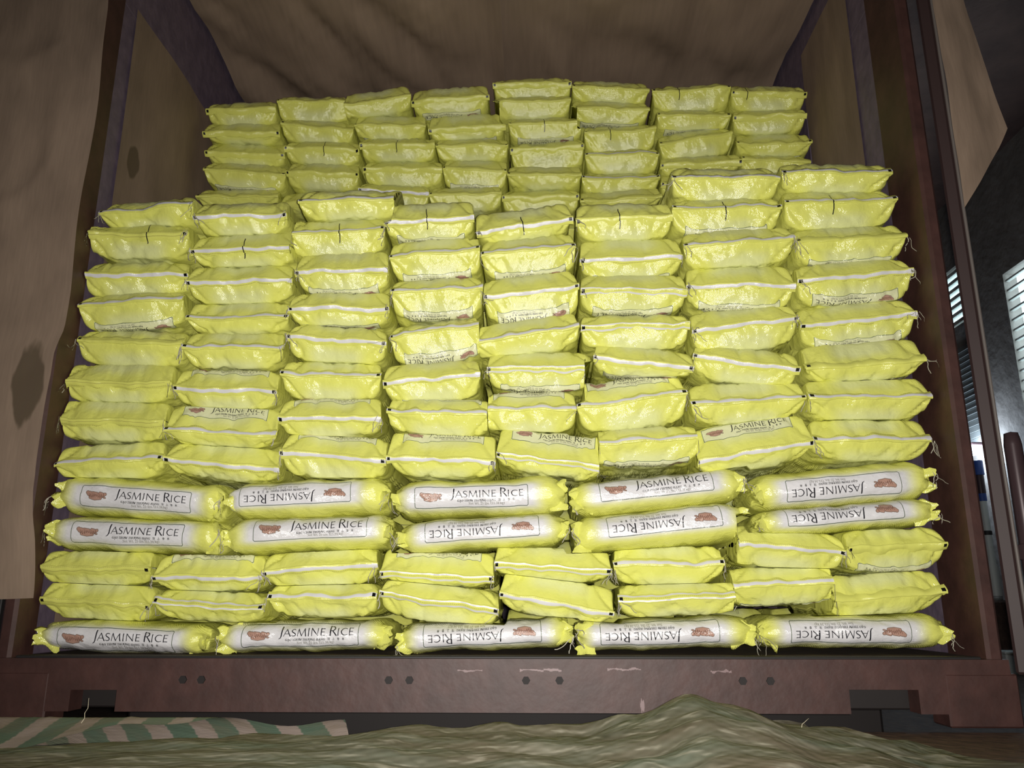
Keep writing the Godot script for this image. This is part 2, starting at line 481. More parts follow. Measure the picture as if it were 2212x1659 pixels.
func text_into(mask: PackedFloat32Array, w: int, h: int, text: String, face: String, weight: int, left: float, right: float, base: float, slant := 0.0) -> void:
	# letters from a type face, filled into the mask between left and right on the line at base
	var font := SystemFont.new()
	font.font_names = PackedStringArray([face])
	font.font_weight = weight
	var tm := TextMesh.new()
	tm.font = font
	tm.text = text
	tm.font_size = 64
	tm.pixel_size = 1.0
	tm.depth = 0.0
	tm.curve_step = 3.0
	tm.horizontal_alignment = HORIZONTAL_ALIGNMENT_LEFT
	tm.vertical_alignment = VERTICAL_ALIGNMENT_BOTTOM
	var arr := tm.get_mesh_arrays()
	if arr.is_empty() or arr[Mesh.ARRAY_VERTEX] == null:
		return
	var v: PackedVector3Array = arr[Mesh.ARRAY_VERTEX]
	var ix := PackedInt32Array()
	if arr[Mesh.ARRAY_INDEX] != null:
		ix = arr[Mesh.ARRAY_INDEX]
	else:
		for i in v.size():
			ix.append(i)
	var lo := Vector2(1e9, 1e9)
	var hi := -lo
	for q in v:
		lo = lo.min(Vector2(q.x, q.y))
		hi = hi.max(Vector2(q.x, q.y))
	var s := (right - left) / maxf(hi.x - lo.x, 1e-6)
	var acc := blank(w * 3, h * 3)
	for k in range(0, ix.size(), 3):
		var t := []
		for e in 3:
			var q := v[ix[k + e]]
			t.append(Vector2(left + (q.x - lo.x) * s + (q.y - lo.y) * s * slant, base - (q.y - lo.y) * s) * 3.0)
		var area: float = (t[1] - t[0]).cross(t[2] - t[0])
		if absf(area) < 1e-4:
			continue
		var mn: Vector2 = t[0].min(t[1]).min(t[2])
		var mx: Vector2 = t[0].max(t[1]).max(t[2])
		for y in range(maxi(int(mn.y), 0), mini(int(mx.y) + 1, h * 3 - 1) + 1):
			for x in range(maxi(int(mn.x), 0), mini(int(mx.x) + 1, w * 3 - 1) + 1):
				var p := Vector2(x + 0.5, y + 0.5)
				var a: float = (t[1] - t[0]).cross(p - t[0]) / area
				var b: float = (p - t[0]).cross(t[2] - t[0]) / area
				if a >= 0 and b >= 0 and a + b <= 1:
					acc[y * w * 3 + x] = 1.0
	for y in h:
		for x in w:
			var c := 0.0
			for dy in 3:
				for dx in 3:
					c += acc[(y * 3 + dy) * w * 3 + x * 3 + dx]
			mask[y * w + x] = maxf(mask[y * w + x], c / 9.0)


func make_label(w: int, h: int, ground: Color) -> Image:
	# the printed panel: thin dark green frame, brown emblem, name, Vietnamese and Chinese names, weight
	var im := Image.create_empty(w, h, false, Image.FORMAT_RGB8)
	im.fill(ground)
	var k := blank(w, h)
	var r := 7.0
	var c := 3.0
	var e := [Vector2(c + r, c), Vector2(w - c - r, c), Vector2(w - c, c + r), Vector2(w - c, h - c - r), Vector2(w - c - r, h - c), Vector2(c + r, h - c), Vector2(c, h - c - r), Vector2(c, c + r)]
	for i in 8:
		dab(k, w, h, e[i], e[(i + 1) % 8], 1.5, 1.5)
	ink(im, k, Color(0.20, 0.27, 0.16))
	# emblem: a scrolled cluster, reddish brown with a darker outline
	var o := Vector2(w * 0.147, h * 0.47)
	var m1 := blank(w, h)
	var m2 := blank(w, h)
	var curls := [[-58, -16, 10, -48, -2, 8], [-44, -8, 15, -20, 2, 17], [-20, 2, 17, 10, 4, 18], [10, 4, 18, 34, 0, 15], [34, 0, 14, 56, -8, 9], [-34, 14, 9, -4, 20, 10], [0, 20, 9, 30, 16, 9], [-26, -16, 6, 4, -10, 8], [22, -14, 7, 36, -10, 8], [52, 12, 4, 60, 14, 3]]
	for q in curls:
		dab(m1, w, h, o + Vector2(q[0], q[1]), o + Vector2(q[3], q[4]), q[2] + 2.0, q[5] + 2.0)
		dab(m2, w, h, o + Vector2(q[0], q[1]), o + Vector2(q[3], q[4]), q[2] - 1.5, q[5] - 1.5)
	ink(im, m1, Color(0.50, 0.43, 0.39))
	ink(im, m2, Color(0.70, 0.55, 0.49))
	var m3 := blank(w, h)
	for i in 9:
		var x := -46.0 + i * 11.5
		dab(m3, w, h, o + Vector2(x, -10 + 4 * sin(i * 2.1)), o + Vector2(x + 6, 11 + 5 * sin(i * 1.3)), 1.2, 1.8)
		dab(m3, w, h, o + Vector2(x + 6, 11 + 5 * sin(i * 1.3)), o + Vector2(x + 11, -2 + 6 * sin(i * 1.7)), 1.8, 1.0)
	ink(im, m3, Color(0.48, 0.36, 0.31))
	# the name, in flared capitals with a taller J and R
	var n := blank(w, h)
	var A := [[0.0, 0, .035, .36, 1, .05], [.36, 1, .05, .74, 0, .075], [.13, .34, .035, .58, .34, .035]]
	var Sg := [[.46, .90, .035, .34, .98, .045, .2, .97, .05, .08, .86, .055, .07, .72, .06, .16, .58, .065, .34, .45, .065, .46, .32, .06, .47, .17, .055, .36, .04, .05, .2, .01, .045, .04, .09, .03]]
	var Mm := [[.05, 0, .04, .16, 1, .045], [.16, 1, .055, .5, .03, .06], [.5, .03, .035, .84, 1, .045], [.84, 1, .06, .95, 0, .075]]
	var I := [[.1, 0, .07, .1, .5, .055, .1, 1, .07]]
	var N := [[.08, 0, .05, .08, 1, .045], [.08, 1, .06, .74, .02, .065], [.74, .02, .04, .74, 1, .05]]
	var E := [[.09, 0, .065, .09, 1, .065], [.09, .98, .04, .46, .98, .045], [.09, .52, .035, .42, .52, .04], [.09, .02, .04, .48, .02, .05]]
	var R := [[.1, 0, .07, .1, 1, .065], [.1, .97, .035, .32, .97, .04, .46, .88, .055, .5, .75, .065, .45, .61, .055, .32, .52, .04, .1, .5, .03], [.3, .5, .05, .62, 0, .065]]
	var C := [[.72, .88, .035, .56, .97, .045, .38, .97, .05, .2, .86, .06, .1, .66, .07, .08, .45, .07, .14, .24, .065, .28, .07, .055, .48, .01, .045, .72, .1, .035]]
	var J := [[.30, 1, .07, .27, .5, .065, .22, .05, .06, .13, -.17, .045, -.06, -.3, .025]]
	var big := h * 0.40
	var small := h * 0.30
	var base := h * 0.53
	var x := w * 0.325
	var wide := 1.20
	strokes(n, w, h, J, Vector2(x, base), big, big)
	x += 0.40 * big * wide
	for g in [[A, .80], [Sg, .62], [Mm, 1.14], [I, .36], [N, .98], [E, .62]]:
		strokes(n, w, h, g[0], Vector2(x, base), small * 1.14 * wide, small)
		x += g[1] * small * 1.17 * wide
	x += small * 0.42
	strokes(n, w, h, R, Vector2(x, base), big * 1.04 * wide, big)
	x += 0.74 * big * wide
	for g in [[I, .36], [C, .86], [E, .60]]:
		strokes(n, w, h, g[0], Vector2(x, base), small * 1.14 * wide, small)
		x += g[1] * small * 1.17 * wide
	ink(im, n, Color(0.10, 0.10, 0.12))
	# second and third lines
	var t := blank(w, h)
	text_into(t, w, h, "GAO THOM THUONG HANG", "Droid Serif", 700, w * 0.375, w * 0.715, h * 0.735, 0.2)
	# its Vietnamese marks: dots below and horns
	var face := SystemFont.new()
	face.font_names = PackedStringArray(["Droid Serif"])
	face.font_weight = 700
	var line := "GAO THOM THUONG HANG"
	var whole := face.get_string_size(line, HORIZONTAL_ALIGNMENT_LEFT, -1, 64).x
	for q in [[1, 0], [6, 1], [11, 1], [12, 1], [12, 0], [17, 0]]:
		var x0 := face.get_string_size(line.substr(0, q[0]), HORIZONTAL_ALIGNMENT_LEFT, -1, 64).x
		var x1 := face.get_string_size(line.substr(0, q[0] + 1), HORIZONTAL_ALIGNMENT_LEFT, -1, 64).x
		if q[1] == 0:
			var at := Vector2(w * (0.375 + 0.34 * (x0 + x1) / 2 / whole), h * 0.765)
			dab(t, w, h, at, at, 1.9, 1.9)
		else:
			var at2 := Vector2(w * (0.375 + 0.34 * x1 / whole) + 2.5, h * 0.655)
			dab(t, w, h, at2 + Vector2(-2, 2), at2 + Vector2(1.5, -2), 1.2, 1.2)
	var han := [
		[[.05, .92, .05, .42, .92, .05], [.24, .92, .05, .24, .1, .05], [.5, .95, .05, .98, .95, .05], [.56, .75, .05, .92, .75, .05], [.56, .75, .05, .56, .25, .05], [.92, .75, .05, .92, .25, .05], [.56, .5, .05, .92, .5, .05], [.56, .25, .05, .92, .25, .05], [.64, .22, .05, .5, .02, .05], [.84, .22, .05, .98, .02, .05]],
		[[.45, 1, .06, .45, .06, .06], [.45, .56, .05, .85, .56, .05], [.02, .05, .06, .98, .05, .06]],
		[[.6, 1, .05, .3, .92, .05], [.05, .78, .05, .95, .78, .05], [.5, .95, .05, .5, .5, .05], [.48, .76, .05, .1, .5, .05], [.52, .76, .05, .92, .5, .05], [.26, .44, .05, .74, .44, .05], [.26, .44, .05, .26, 0, .05], [.74, .44, .05, .74, 0, .05], [.26, .22, .05, .74, .22, .05], [.26, .02, .05, .74, .02, .05]],
		[[.5, 1, .06, .5, 0, .06], [.03, .55, .055, .97, .55, .055], [.2, .95, .05, .34, .68, .05], [.8, .95, .05, .66, .68, .05], [.46, .52, .05, .06, .08, .05], [.54, .52, .05, .95, .08, .05]]]
	for i in 4:
		strokes(t, w, h, han[i], Vector2(w * (0.735 + 0.042 * i), h * 0.735), h * 0.105, h * 0.105)
	ink(im, t, Color(0.18, 0.18, 0.18))
	var t2 := blank(w, h)
	text_into(t2, w, h, "Net Wt. 25 lbs. (11.34 kg)", "Droid Serif", 400, w * 0.475, w * 0.79, h * 0.905)
	ink(im, t2, Color(0.42, 0.41, 0.38))
	return im


func label_bag_image(turned: bool) -> Image:
	# side of a bag, 0.48 m by 0.16 m: yellow ground whose ink thins to white round the label panel
	var w := 1120
	var h := 374
	var im := Image.create_empty(w, h, false, Image.FORMAT_RGB8)
	for y in h:
		for x in w:
			var px := absf(x / float(w) - 0.5) * 0.48
			var py := absf(y / float(h) - 0.5) * 0.16
			var k := (1.0 - smoothstep(0.155, 0.205, px)) * (1.0 - smoothstep(0.022, 0.046, py))
			im.set_pixel(x, y, YELLOW.lerp(WHITE, k))
	var l: Image = label_image.duplicate()
	if turned:
		l.rotate_180()
	im.blit_rect(l, Rect2i(0, 0, l.get_width(), l.get_height()), Vector2i((w - l.get_width()) / 2, (h - l.get_height()) / 2))
	return im


func seam_bag_material(side: int, pen: float) -> StandardMaterial3D:
	# end of a bag, full width by 0.36 m with the seam across the middle; side: which face has the label panel near the seam
	var key := "%d %0.2f" % [side, pen]
	if seam_mats.has(key):
		return seam_mats[key]
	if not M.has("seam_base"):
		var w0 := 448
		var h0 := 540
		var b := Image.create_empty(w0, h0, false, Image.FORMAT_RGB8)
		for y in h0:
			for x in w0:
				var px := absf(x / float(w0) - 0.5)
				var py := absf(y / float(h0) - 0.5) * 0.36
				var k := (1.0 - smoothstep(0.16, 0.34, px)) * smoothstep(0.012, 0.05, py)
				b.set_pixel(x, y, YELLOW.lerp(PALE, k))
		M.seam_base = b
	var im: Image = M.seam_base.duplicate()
	if side != 0:
		var l: Image = end_label_image.duplicate()
		l.resize(336, 66, Image.INTERPOLATE_LANCZOS)
		if side < 0:
			l.rotate_180()
		im.blit_rect(l, Rect2i(0, 0, 336, 66), Vector2i(56, 270 - 66 - 72 if side > 0 else 270 + 84))
	if pen > -1.0:
		for y in range(212, 318):
			var x := int((pen + 0.5) * 448 + 3.0 * sin(y * 0.05))
			im.fill_rect(Rect2i(x, y, 4, 1), Color(0.09, 0.09, 0.12))
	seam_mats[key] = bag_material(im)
	return seam_mats[key]


func tape_material(style: int, turned: bool, pen: float) -> StandardMaterial3D:
	# the sewn hem: print of white band, thin lines and black register marks
	var key := "%d%s%0.2f" % [style, turned, pen]
	if tape_mats.has(key):
		return tape_mats[key]
	var im := Image.create_empty(512, 40, false, Image.FORMAT_RGB8)
	im.fill(YELLOW)
	match style:
		1:
			im.fill_rect(Rect2i(0, 13, 512, 15), WHITE)
		2:
			im.fill_rect(Rect2i(0, 5, 512, 7), WHITE)
			im.fill_rect(Rect2i(0, 27, 512, 7), WHITE)
	if style != 0:
		for x in range(0, 512, 8):
			im.fill_rect(Rect2i(x, 6 if style != 2 else 19, 5, 2), Color(0.62, 0.60, 0.32))
	if style == 3:
		im.fill_rect(Rect2i(0, 22, 512, 2), Color(0.66, 0.64, 0.34))
	im.fill_rect(Rect2i(6, 11, 14, 14), Color(0.07, 0.07, 0.07))
	im.fill_rect(Rect2i(490, 11, 16, 15), Color(0.07, 0.07, 0.07))
	if turned:
		im.rotate_180()
		im.fill_rect(Rect2i(486, 8, 24, 22), WHITE if style == 1 else YELLOW)
	if pen > -1.0:
		im.fill_rect(Rect2i(int((pen + 0.5) * 512), 0, 5, 40), Color(0.09, 0.09, 0.12))
	tape_mats[key] = bag_material(im)
	return tape_mats[key]


# -------------------------------------------------------------------- bags
func ridge_wave(x: float, k: float) -> float:
	return noise.get_noise_2d(x * 7.0 + k * 3.1, k) * 0.006 + noise.get_noise_2d(x * 26.0, k * 5.0) * 0.0018


func seam_bag_mesh(w: float, h: float, ridge: float, k: float, nu: int, nv: int) -> ArrayMesh:
	# a filled bag lying flat, sewn end forward: two faces that meet in the seam line and swell to the full height behind it
	var list := []
	var wedge := 0.036
	for up: float in [1.0, -1.0]:
		var pw: float = 7.0 if up > 0 else 3.3
		var p := PackedVector3Array()
		var uv := PackedVector2Array()
		var arc := 0.0
		var last := Vector2.ZERO
		for j in nv:
			var t := float(j) / (nv - 1)
			var z := -DEPTH * pow(t, 1.7)
			var q := clampf(-z / wedge, 0.0, 1.0)
			var back := clampf((z + DEPTH) / 0.08, 0.0, 1.0)
			var f := (1.0 - pow(1.0 - q, 1.5)) * sqrt(1.0 - (1.0 - back) * (1.0 - back))
			var half := h * 0.5 * f + 0.002
			var mid := ridge * (1.0 - smoothstep(0.0, 1.0, q))
			var a := lerpf(w * 0.5, w * 0.49, smoothstep(0.0, 0.7, q))
			arc += Vector2(z, mid + half * up).distance_to(last) if j > 0 else 0.0
			last = Vector2(z, mid + half * up)
			for i in nu:
				var s := -1.0 + 2.0 * i / (nu - 1)
				var xi := sin(s * PI * 0.5) * 0.6 + s * 0.4
				var body := pow(maxf(1.0 - pow(absf(xi), pw), 0.0), 1.0 / pw)
				var x := a * xi * up
				var y := mid + half * up * body
				var keep := smoothstep(0.0, 0.35, q)
				y += ridge_wave(x, k) * (1.0 - keep)
				# slack plastic: soft swells, long creases, and a tuck running in from each end of the seam
				var d := noise.get_noise_3d(x * 9.0 + k, z * 9.0, y * 6.0 + k * 2.0) * 0.006 * keep
				var cr := crease.get_noise_3d(x * 13.0 + k * 7.0, z * 9.0 + y * 8.0, k)
				d -= maxf(cr - 0.30, 0.0) * 0.009 * (0.25 + 0.75 * keep)
				var e := (absf(x) / (w * 0.5)) - (1.0 - 0.42 * q)
				d -= 0.007 * exp(-e * e * 260.0) * sin(PI * clampf(q, 0.0, 1.0))
				var zz := z
				# the sewn end is not quite straight
				zz += noise.get_noise_2d(x * 6.0 - k, k * 2.0) * 0.012 * (1.0 - q * 0.6)
				p.append(Vector3(x, y + d * up, zz + d * (1.0 - q) * 0.8))
				uv.append(Vector2(x / w + 0.5, clampf(0.5 - up * arc / 0.36, 0.004, 0.996)))
		list.append(grid_mesh(p, uv, nu, nv, false))
	return joined(list)


func seam_tape_mesh(w: float, k: float, folded_up: bool, nu: int) -> ArrayMesh:
	# the sewn hem: a doubled strip along the seam, laid up or down against the bag
	var p := PackedVector3Array()
	var uv := PackedVector2Array()
	var side := 1.0 if folded_up else -1.0
	var run := [Vector2(-0.003, -0.003), Vector2(0.001, -0.003), Vector2(0.003, -0.001), Vector2(0.003, 0.005), Vector2(-0.002, 0.011), Vector2(-0.009, 0.018), Vector2(-0.012, 0.0175), Vector2(-0.006, 0.0105)]
	for j in run.size():
		for i in nu:
			var s := -1.0 + 2.0 * i / (nu - 1)
			var x: float = s * w * 0.5 * side
			var zz := noise.get_noise_2d(x * 6.0 - k, k * 2.0) * 0.012
			var curl := 1.0 + 0.35 * noise.get_noise_2d(x * 14.0, k * 9.0)
			var lift := maxf(crease.get_noise_2d(x * 16.0 + k, 3.0), 0.0) * 0.003
			p.append(Vector3(x, ridge_wave(x, k) + run[j].y * side * curl, zz + run[j].x + (lift if j < 5 else 0.0)))
			uv.append(Vector2(x / w + 0.5, clampf((run[j].y + 0.003) / 0.021, 0.02, 0.98)))
	return joined([grid_mesh(p, uv, nu, run.size(), true)])


func thread_mesh(at: Vector3, k: int) -> ArrayMesh:
	# loose ends of the sewing thread
	var list := []
	var r := RandomNumberGenerator.new()
	r.seed = 1000 + k
	for s in r.randi_range(2, 4):
		var path := PackedVector3Array()
		var q := at + Vector3(r.randf_range(-.006, .006), r.randf_range(-.008, .008), r.randf_range(0, .004))
		var d := Vector3(r.randf_range(-.4, .4), r.randf_range(-1.0, -.2), r.randf_range(-.1, .35)).normalized()
		for e in 8:
			path.append(q)
			d = (d + Vector3(r.randf_range(-.7, .7), r.randf_range(-.8, .45), r.randf_range(-.35, .3))).normalized()
			q += d * r.randf_range(.004, .009)
			q.z = maxf(q.z, at.z - 0.004)
		list.append(tube_arrays(path, r.randf_range(.0007, .0013), 4))
	return joined(list)


func tuft_mesh(root: Vector3, tip: Vector3, width: float, k: float) -> ArrayMesh:
	# a crumpled corner of slack plastic, pinched together towards its tip
	var p := PackedVector3Array()
	var uv := PackedVector2Array()
	var nu := 15
	var nv := 9
	var d := (tip - root)
	var a := d.normalized().cross(Vector3.BACK).normalized()
	var b := a.cross(d.normalized())
	for j in nv:
		var t := float(j) / (nv - 1)
		var wd := width * (1.0 - 0.60 * t) * (0.9 + 0.25 * sin(t * 7.0 + k))
		for i in nu:
			var g := TAU * i / (nu - 1)
			var f := 1.0 + 0.26 * sin(g * 3.0 + k * 4.0 + t * 2.0) + 0.16 * sin(g * 5.0 - k)
			p.append(root + d * t * (1.0 + 0.10 * sin(g * 2.0 + k)) + a * cos(g) * wd * f + b * sin(g) * wd * 0.45 * f)
			uv.append(Vector2(0.1 + 0.2 * i / nu, 0.1 + 0.15 * t))
	return joined([grid_mesh(p, uv, nu, nv, true)])


var contacts := {}

func rest_together(list: Array) -> void:
	# filled bags flatten where they press on each other: for every pair of neighbours, the plane between them
	for i in list.size():
		for j in range(i + 1, list.size()):
			var a: Dictionary = list[i]
			var b: Dictionary = list[j]
			var xo := minf(a.r, b.r) - maxf(a.l, b.l)
			var yo := minf(a.t, b.t) - maxf(a.b, b.b)
			if xo < -0.012 or yo < -0.03:
				continue
			if xo / minf(a.r - a.l, b.r - b.l) > yo / minf(a.t - a.b, b.t - b.b):
				var lo: Dictionary = a if a.y < b.y else b
				var hi: Dictionary = b if a.y < b.y else a
				var x := (maxf(a.l, b.l) + minf(a.r, b.r)) / 2
				var y: float = (lo.t + tan(lo.tilt) * (x - lo.x) + hi.b + tan(hi.tilt) * (x - hi.x)) / 2
				var n := Vector2(0, 1).rotated((lo.tilt + hi.tilt) / 2)
				var span := Vector2(maxf(a.l, b.l) - 0.02, minf(a.r, b.r) + 0.02)
				hi.cons.append([0, span, Vector2(x, y), n])
				lo.cons.append([0, span, Vector2(x, y), -n])
			else:
				var lf: Dictionary = a if a.x < b.x else b
				var rt: Dictionary = b if a.x < b.x else a
				var span2 := Vector2(maxf(a.b, b.b) - 0.04, minf(a.t, b.t) + 0.04)
				var p := Vector2((lf.r + rt.l) / 2, 0)
				rt.cons.append([1, span2, p, Vector2(1, 0)])
				lf.cons.append([1, span2, p, Vector2(-1, 0)])
	for a in list:
		contacts[a.key] = a.cons


func pressed(mesh: ArrayMesh, to_world: Transform3D, key: String) -> ArrayMesh:
	var arr := mesh.surface_get_arrays(0)
	var v: PackedVector3Array = arr[Mesh.ARRAY_VERTEX]
	var back := to_world.affine_inverse()
	var cons: Array = contacts[key]
	for i in v.size():
		var p := to_world * v[i]
		for turn in 4:
			for c in cons:
				var along: float = p.x if c[0] == 0 else p.y
				if along < c[1].x or along > c[1].y:
					continue
				var n: Vector2 = c[3]
				var s: float = (Vector2(p.x, p.y) - c[2]).dot(n)
				if s < 0.0007:
					p.x += n.x * (0.0007 - s)
					p.y += n.y * (0.0007 - s)
		p.x = clampf(p.x, -1.186, 1.186)
		p.y = maxf(p.y, 0.0012)
		v[i] = back * p
	arr[Mesh.ARRAY_VERTEX] = v
	var m := ArrayMesh.new()
	m.add_surface_from_arrays(Mesh.PRIMITIVE_TRIANGLES, arr)
	return m


func bounds_of(key: String, d: Array) -> Dictionary:
	var w: float = d[4]
	var h: float = d[5]
	return {"key": key, "x": d[2], "y": d[3], "l": d[2] - w / 2, "r": d[2] + w / 2, "b": d[3] - h / 2, "t": d[3] + h / 2, "tilt": deg_to_rad(d[6]), "cons": []}


func place(o: Node3D, centre: Vector3, h: float, tilt: float, yaw := 0.0) -> void:
	o.rotation = Vector3(0, yaw, deg_to_rad(tilt))
	o.position = centre - o.basis * Vector3(0, h * 0.5, 0)


const NTH := ["", "leftmost", "second from left", "third from left", "fourth from left", "fifth from left", "sixth from left", "seventh from left", "rightmost"]
const ROWS := ["", "bottom row", "second row up", "third row up", "fourth row up", "fifth row up", "sixth row up", "seventh row up", "eighth row up", "ninth row up", "tenth row up", "eleventh row up", "twelfth row up", "top row"]
const REAR := ["", "lowest visible row", "fifth row down", "fourth row down", "third row down", "second row down", "topmost row"]
const LOOK := ["plain-hemmed", "white-striped", "double-striped", "thin-lined"]


func seam_bag(d: Array, z: float, rear: bool) -> void:
	var row: int = d[0]
	var col: int = d[1]
	var w: float = d[4]
	var h: float = d[5] * 1.03
	var k: float = (row * 8 + col) * 1.37 + (50.0 if rear else 0.0)
	var r := RandomNumberGenerator.new()
	r.seed = row * 100 + col + (5000 if rear else 0)
	var look: String = "pen-marked" if d[10] > -1 else LOOK[d[8]]
	var label := ""
	if rear:
		label = "%s rice bag end, %s in the %s, rear stack" % [look, NTH[col], REAR[row]]
	else:
		label = "%s rice bag end, %s in the %s, front stack" % [look, NTH[col], ROWS[row]]
	if row == 6 and rear:
		label = "%s of the two highest rice bags, alone on top of the rear stack" % ["left one" if col == 5 else "right one"]
	var o := thing("rice_bag", label, "rice bag", Vector3.ZERO, "seam-end rice bags in the %s stack" % ["rear" if rear else "front"])
	place(o, Vector3(d[2], d[3], z + r.randf_range(-0.015, 0.012)), h, d[6], deg_to_rad(r.randf_range(-2.5, 2.5)))
	var nu := 36 if rear else 52
	var nv := 30 if rear else 40
	var mid := Vector3(0, h * 0.5, 0)
	var key := "%s %d %d" % ["rear" if rear else "front", row, col]
	var whole := o.transform.translated_local(mid)
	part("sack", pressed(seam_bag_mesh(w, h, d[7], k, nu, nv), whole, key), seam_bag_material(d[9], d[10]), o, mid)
	var up := r.randf() < 0.45
	var seam := part("seam_hem", pressed(seam_tape_mesh(w, k, up, 40 if not rear else 28), whole.translated_local(Vector3(0, d[7], 0)), key), tape_material(d[8], r.randf() < 0.5, d[10]), o, mid + Vector3(0, d[7], 0))
	if not rear and r.randf() < 0.85:
		for s in [-1.0, 1.0]:
			if r.randf() < 0.75:
				part("loose_thread", pressed(thread_mesh(Vector3(s * w * 0.490, ridge_wave(s * w * 0.495, k) - 0.004, 0.006), row * 31 + col * 7 + int(s)), whole.translated_local(Vector3(0, d[7], 0)), key), M.thread, seam)


func label_bag_mesh(l: float, h: float, lx: float, ly: float, k: float) -> ArrayMesh:
	# a filled bag lying along the stack, its printed side forward, both ends pinched flat
	var nu := 64
	var nv := 54
	var deep := 0.30
	var p := PackedVector3Array()
	var uv := PackedVector2Array()
	for j in nv:
		var ph := -PI + TAU * j / (nv - 1)
		for i in nu:
			var s := -1.0 + 2.0 * i / (nu - 1)
			var sx := sin(s * PI * 0.5) * 0.65 + s * 0.35
			var x := sx * l * 0.5
			var e := clampf((l * 0.5 - absf(x)) / 0.045, 0.0, 1.0)
			var g := 1.0 - pow(1.0 - e, 2.2)
			var hb := h * 0.5 * (0.46 + 0.54 * g) + noise.get_noise_2d(x * 8.0, k) * 0.004
			var hd := deep * 0.5 * (0.80 + 0.20 * g)
			if i == 0 or i == nu - 1:
				hb *= 0.05
			var cz := signf(cos(ph)) * pow(absf(cos(ph)), 0.62)
			var cy := signf(sin(ph)) * pow(absf(sin(ph)), 0.78)
			var z := -deep * 0.5 + hd * cz
			var y := hb * cy
			var d := noise.get_noise_3d(x * 8.0 + k, y * 8.0, k) * 0.006
			var cr := crease.get_noise_3d(x * 10.0 + k * 3.0, y * 20.0, k)
			d -= maxf(cr - 0.3, 0.0) * 0.010 * (0.35 + 0.65 * (1.0 - g))
			d += (1.0 - g) * 0.010 * sin(ph * 7.0 + k) * (1.0 if i > 0 and i < nu - 1 else 0.0)
			p.append(Vector3(x, y + d * cy, z + d * cz))
			# distance round the side, measured from the middle of the front
			var arc := y + (0.0 if cz > 0.55 else signf(y) * (0.55 - cz) * 0.06)
			uv.append(Vector2(clampf(0.5 + (x - lx) / 0.48, 0.004, 0.996), clampf(0.5 - (arc - ly) / 0.16, 0.004, 0.996)))
	return joined([grid_mesh(p, uv, nu, nv, false)])


func label_bag(d: Array) -> void:
	var row: int = d[0]
	var col: int = d[1]
	var l: float = d[4]
	var h: float = d[5] * 1.03
	var k: float = row * 5.3 + col * 1.9
	var r := RandomNumberGenerator.new()
	r.seed = row * 77 + col
	var turned: bool = d[9] == 1
	var pos: String = NTH[col] if col < 5 else "rightmost"
	var o := thing("rice_bag", "lengthwise rice bag, label %s, %s in the %s, front stack" % ["upside down" if turned else "upright", pos, ROWS[row]], "rice bag", Vector3.ZERO, "label-side rice bags in the front stack")
	place(o, Vector3(d[2], d[3], 0.012 + r.randf_range(-0.008, 0.008)), h, d[6])
	var mid := Vector3(0, h * 0.5, 0)
	var key := "front %d %d" % [row, col]
	var whole := o.transform.translated_local(mid)
	part("sack", pressed(label_bag_mesh(l * 0.985, h, d[7], d[8], k), whole, key), M.label_bag_turned if turned else M.label_bag, o, mid)
	for s in [-1.0, 1.0]:
		var up := r.randf_range(-0.02, 0.02)
		var t := part("end_tuft", pressed(tuft_mesh(Vector3(s * (l * 0.5 - 0.045), up * 0.7, -0.045), Vector3(s * (l * 0.5 - 0.002), up * 1.3, -0.006 + r.randf_range(-.01, .012)), 0.030, k + s), whole, key), M.tuft, o, mid)
		part("end_tuft", pressed(tuft_mesh(Vector3(s * (l * 0.5 - 0.04), -up * 1.2 - 0.008, -0.04), Vector3(s * (l * 0.5), -up * 1.6 - 0.012, -0.014), 0.022, k - s), whole, key), M.tuft, o, mid)
		if r.randf() < 0.8:
			part("loose_thread", pressed(thread_mesh(Vector3(s * (l * 0.5 - 0.002), up - 0.005, 0.0), row * 41 + col * 9 + int(s)), whole, key), M.thread, t)


func build_bags() -> void:
	var front := []
	for d in LABEL_BAGS:
		front.append(bounds_of("front %d %d" % [d[0], d[1]], d))
	for d in SEAM_BAGS:
		front.append(bounds_of("front %d %d" % [d[0], d[1]], d))
	rest_together(front)
	var behind := []
	for d in REAR_BAGS:
		behind.append(bounds_of("rear %d %d" % [d[0], d[1]], d))
	rest_together(behind)
	for d in LABEL_BAGS:
		label_bag(d)
	for d in SEAM_BAGS:
		seam_bag(d, 0.0, false)
	for d in REAR_BAGS:
		seam_bag(d, REAR_Z, true)
	# the lower bags of the rear stack, out of sight behind the front one, carry what shows
	var low := seam_bag_mesh(0.28, 0.100, 0.0, 3.0, 14, 14)
	for row in 14:
		for col in 8:
			var y := 0.008 + row * 0.1095
			single("rice_bag", low, seam_bag_material(0, -9), "yellow rice bag low in the rear stack, hidden behind the front stack", "rice bag", Vector3(-1.018 + col * 0.291, y + 0.0525, REAR_Z - 0.02), "hidden lower bags of the rear stack")


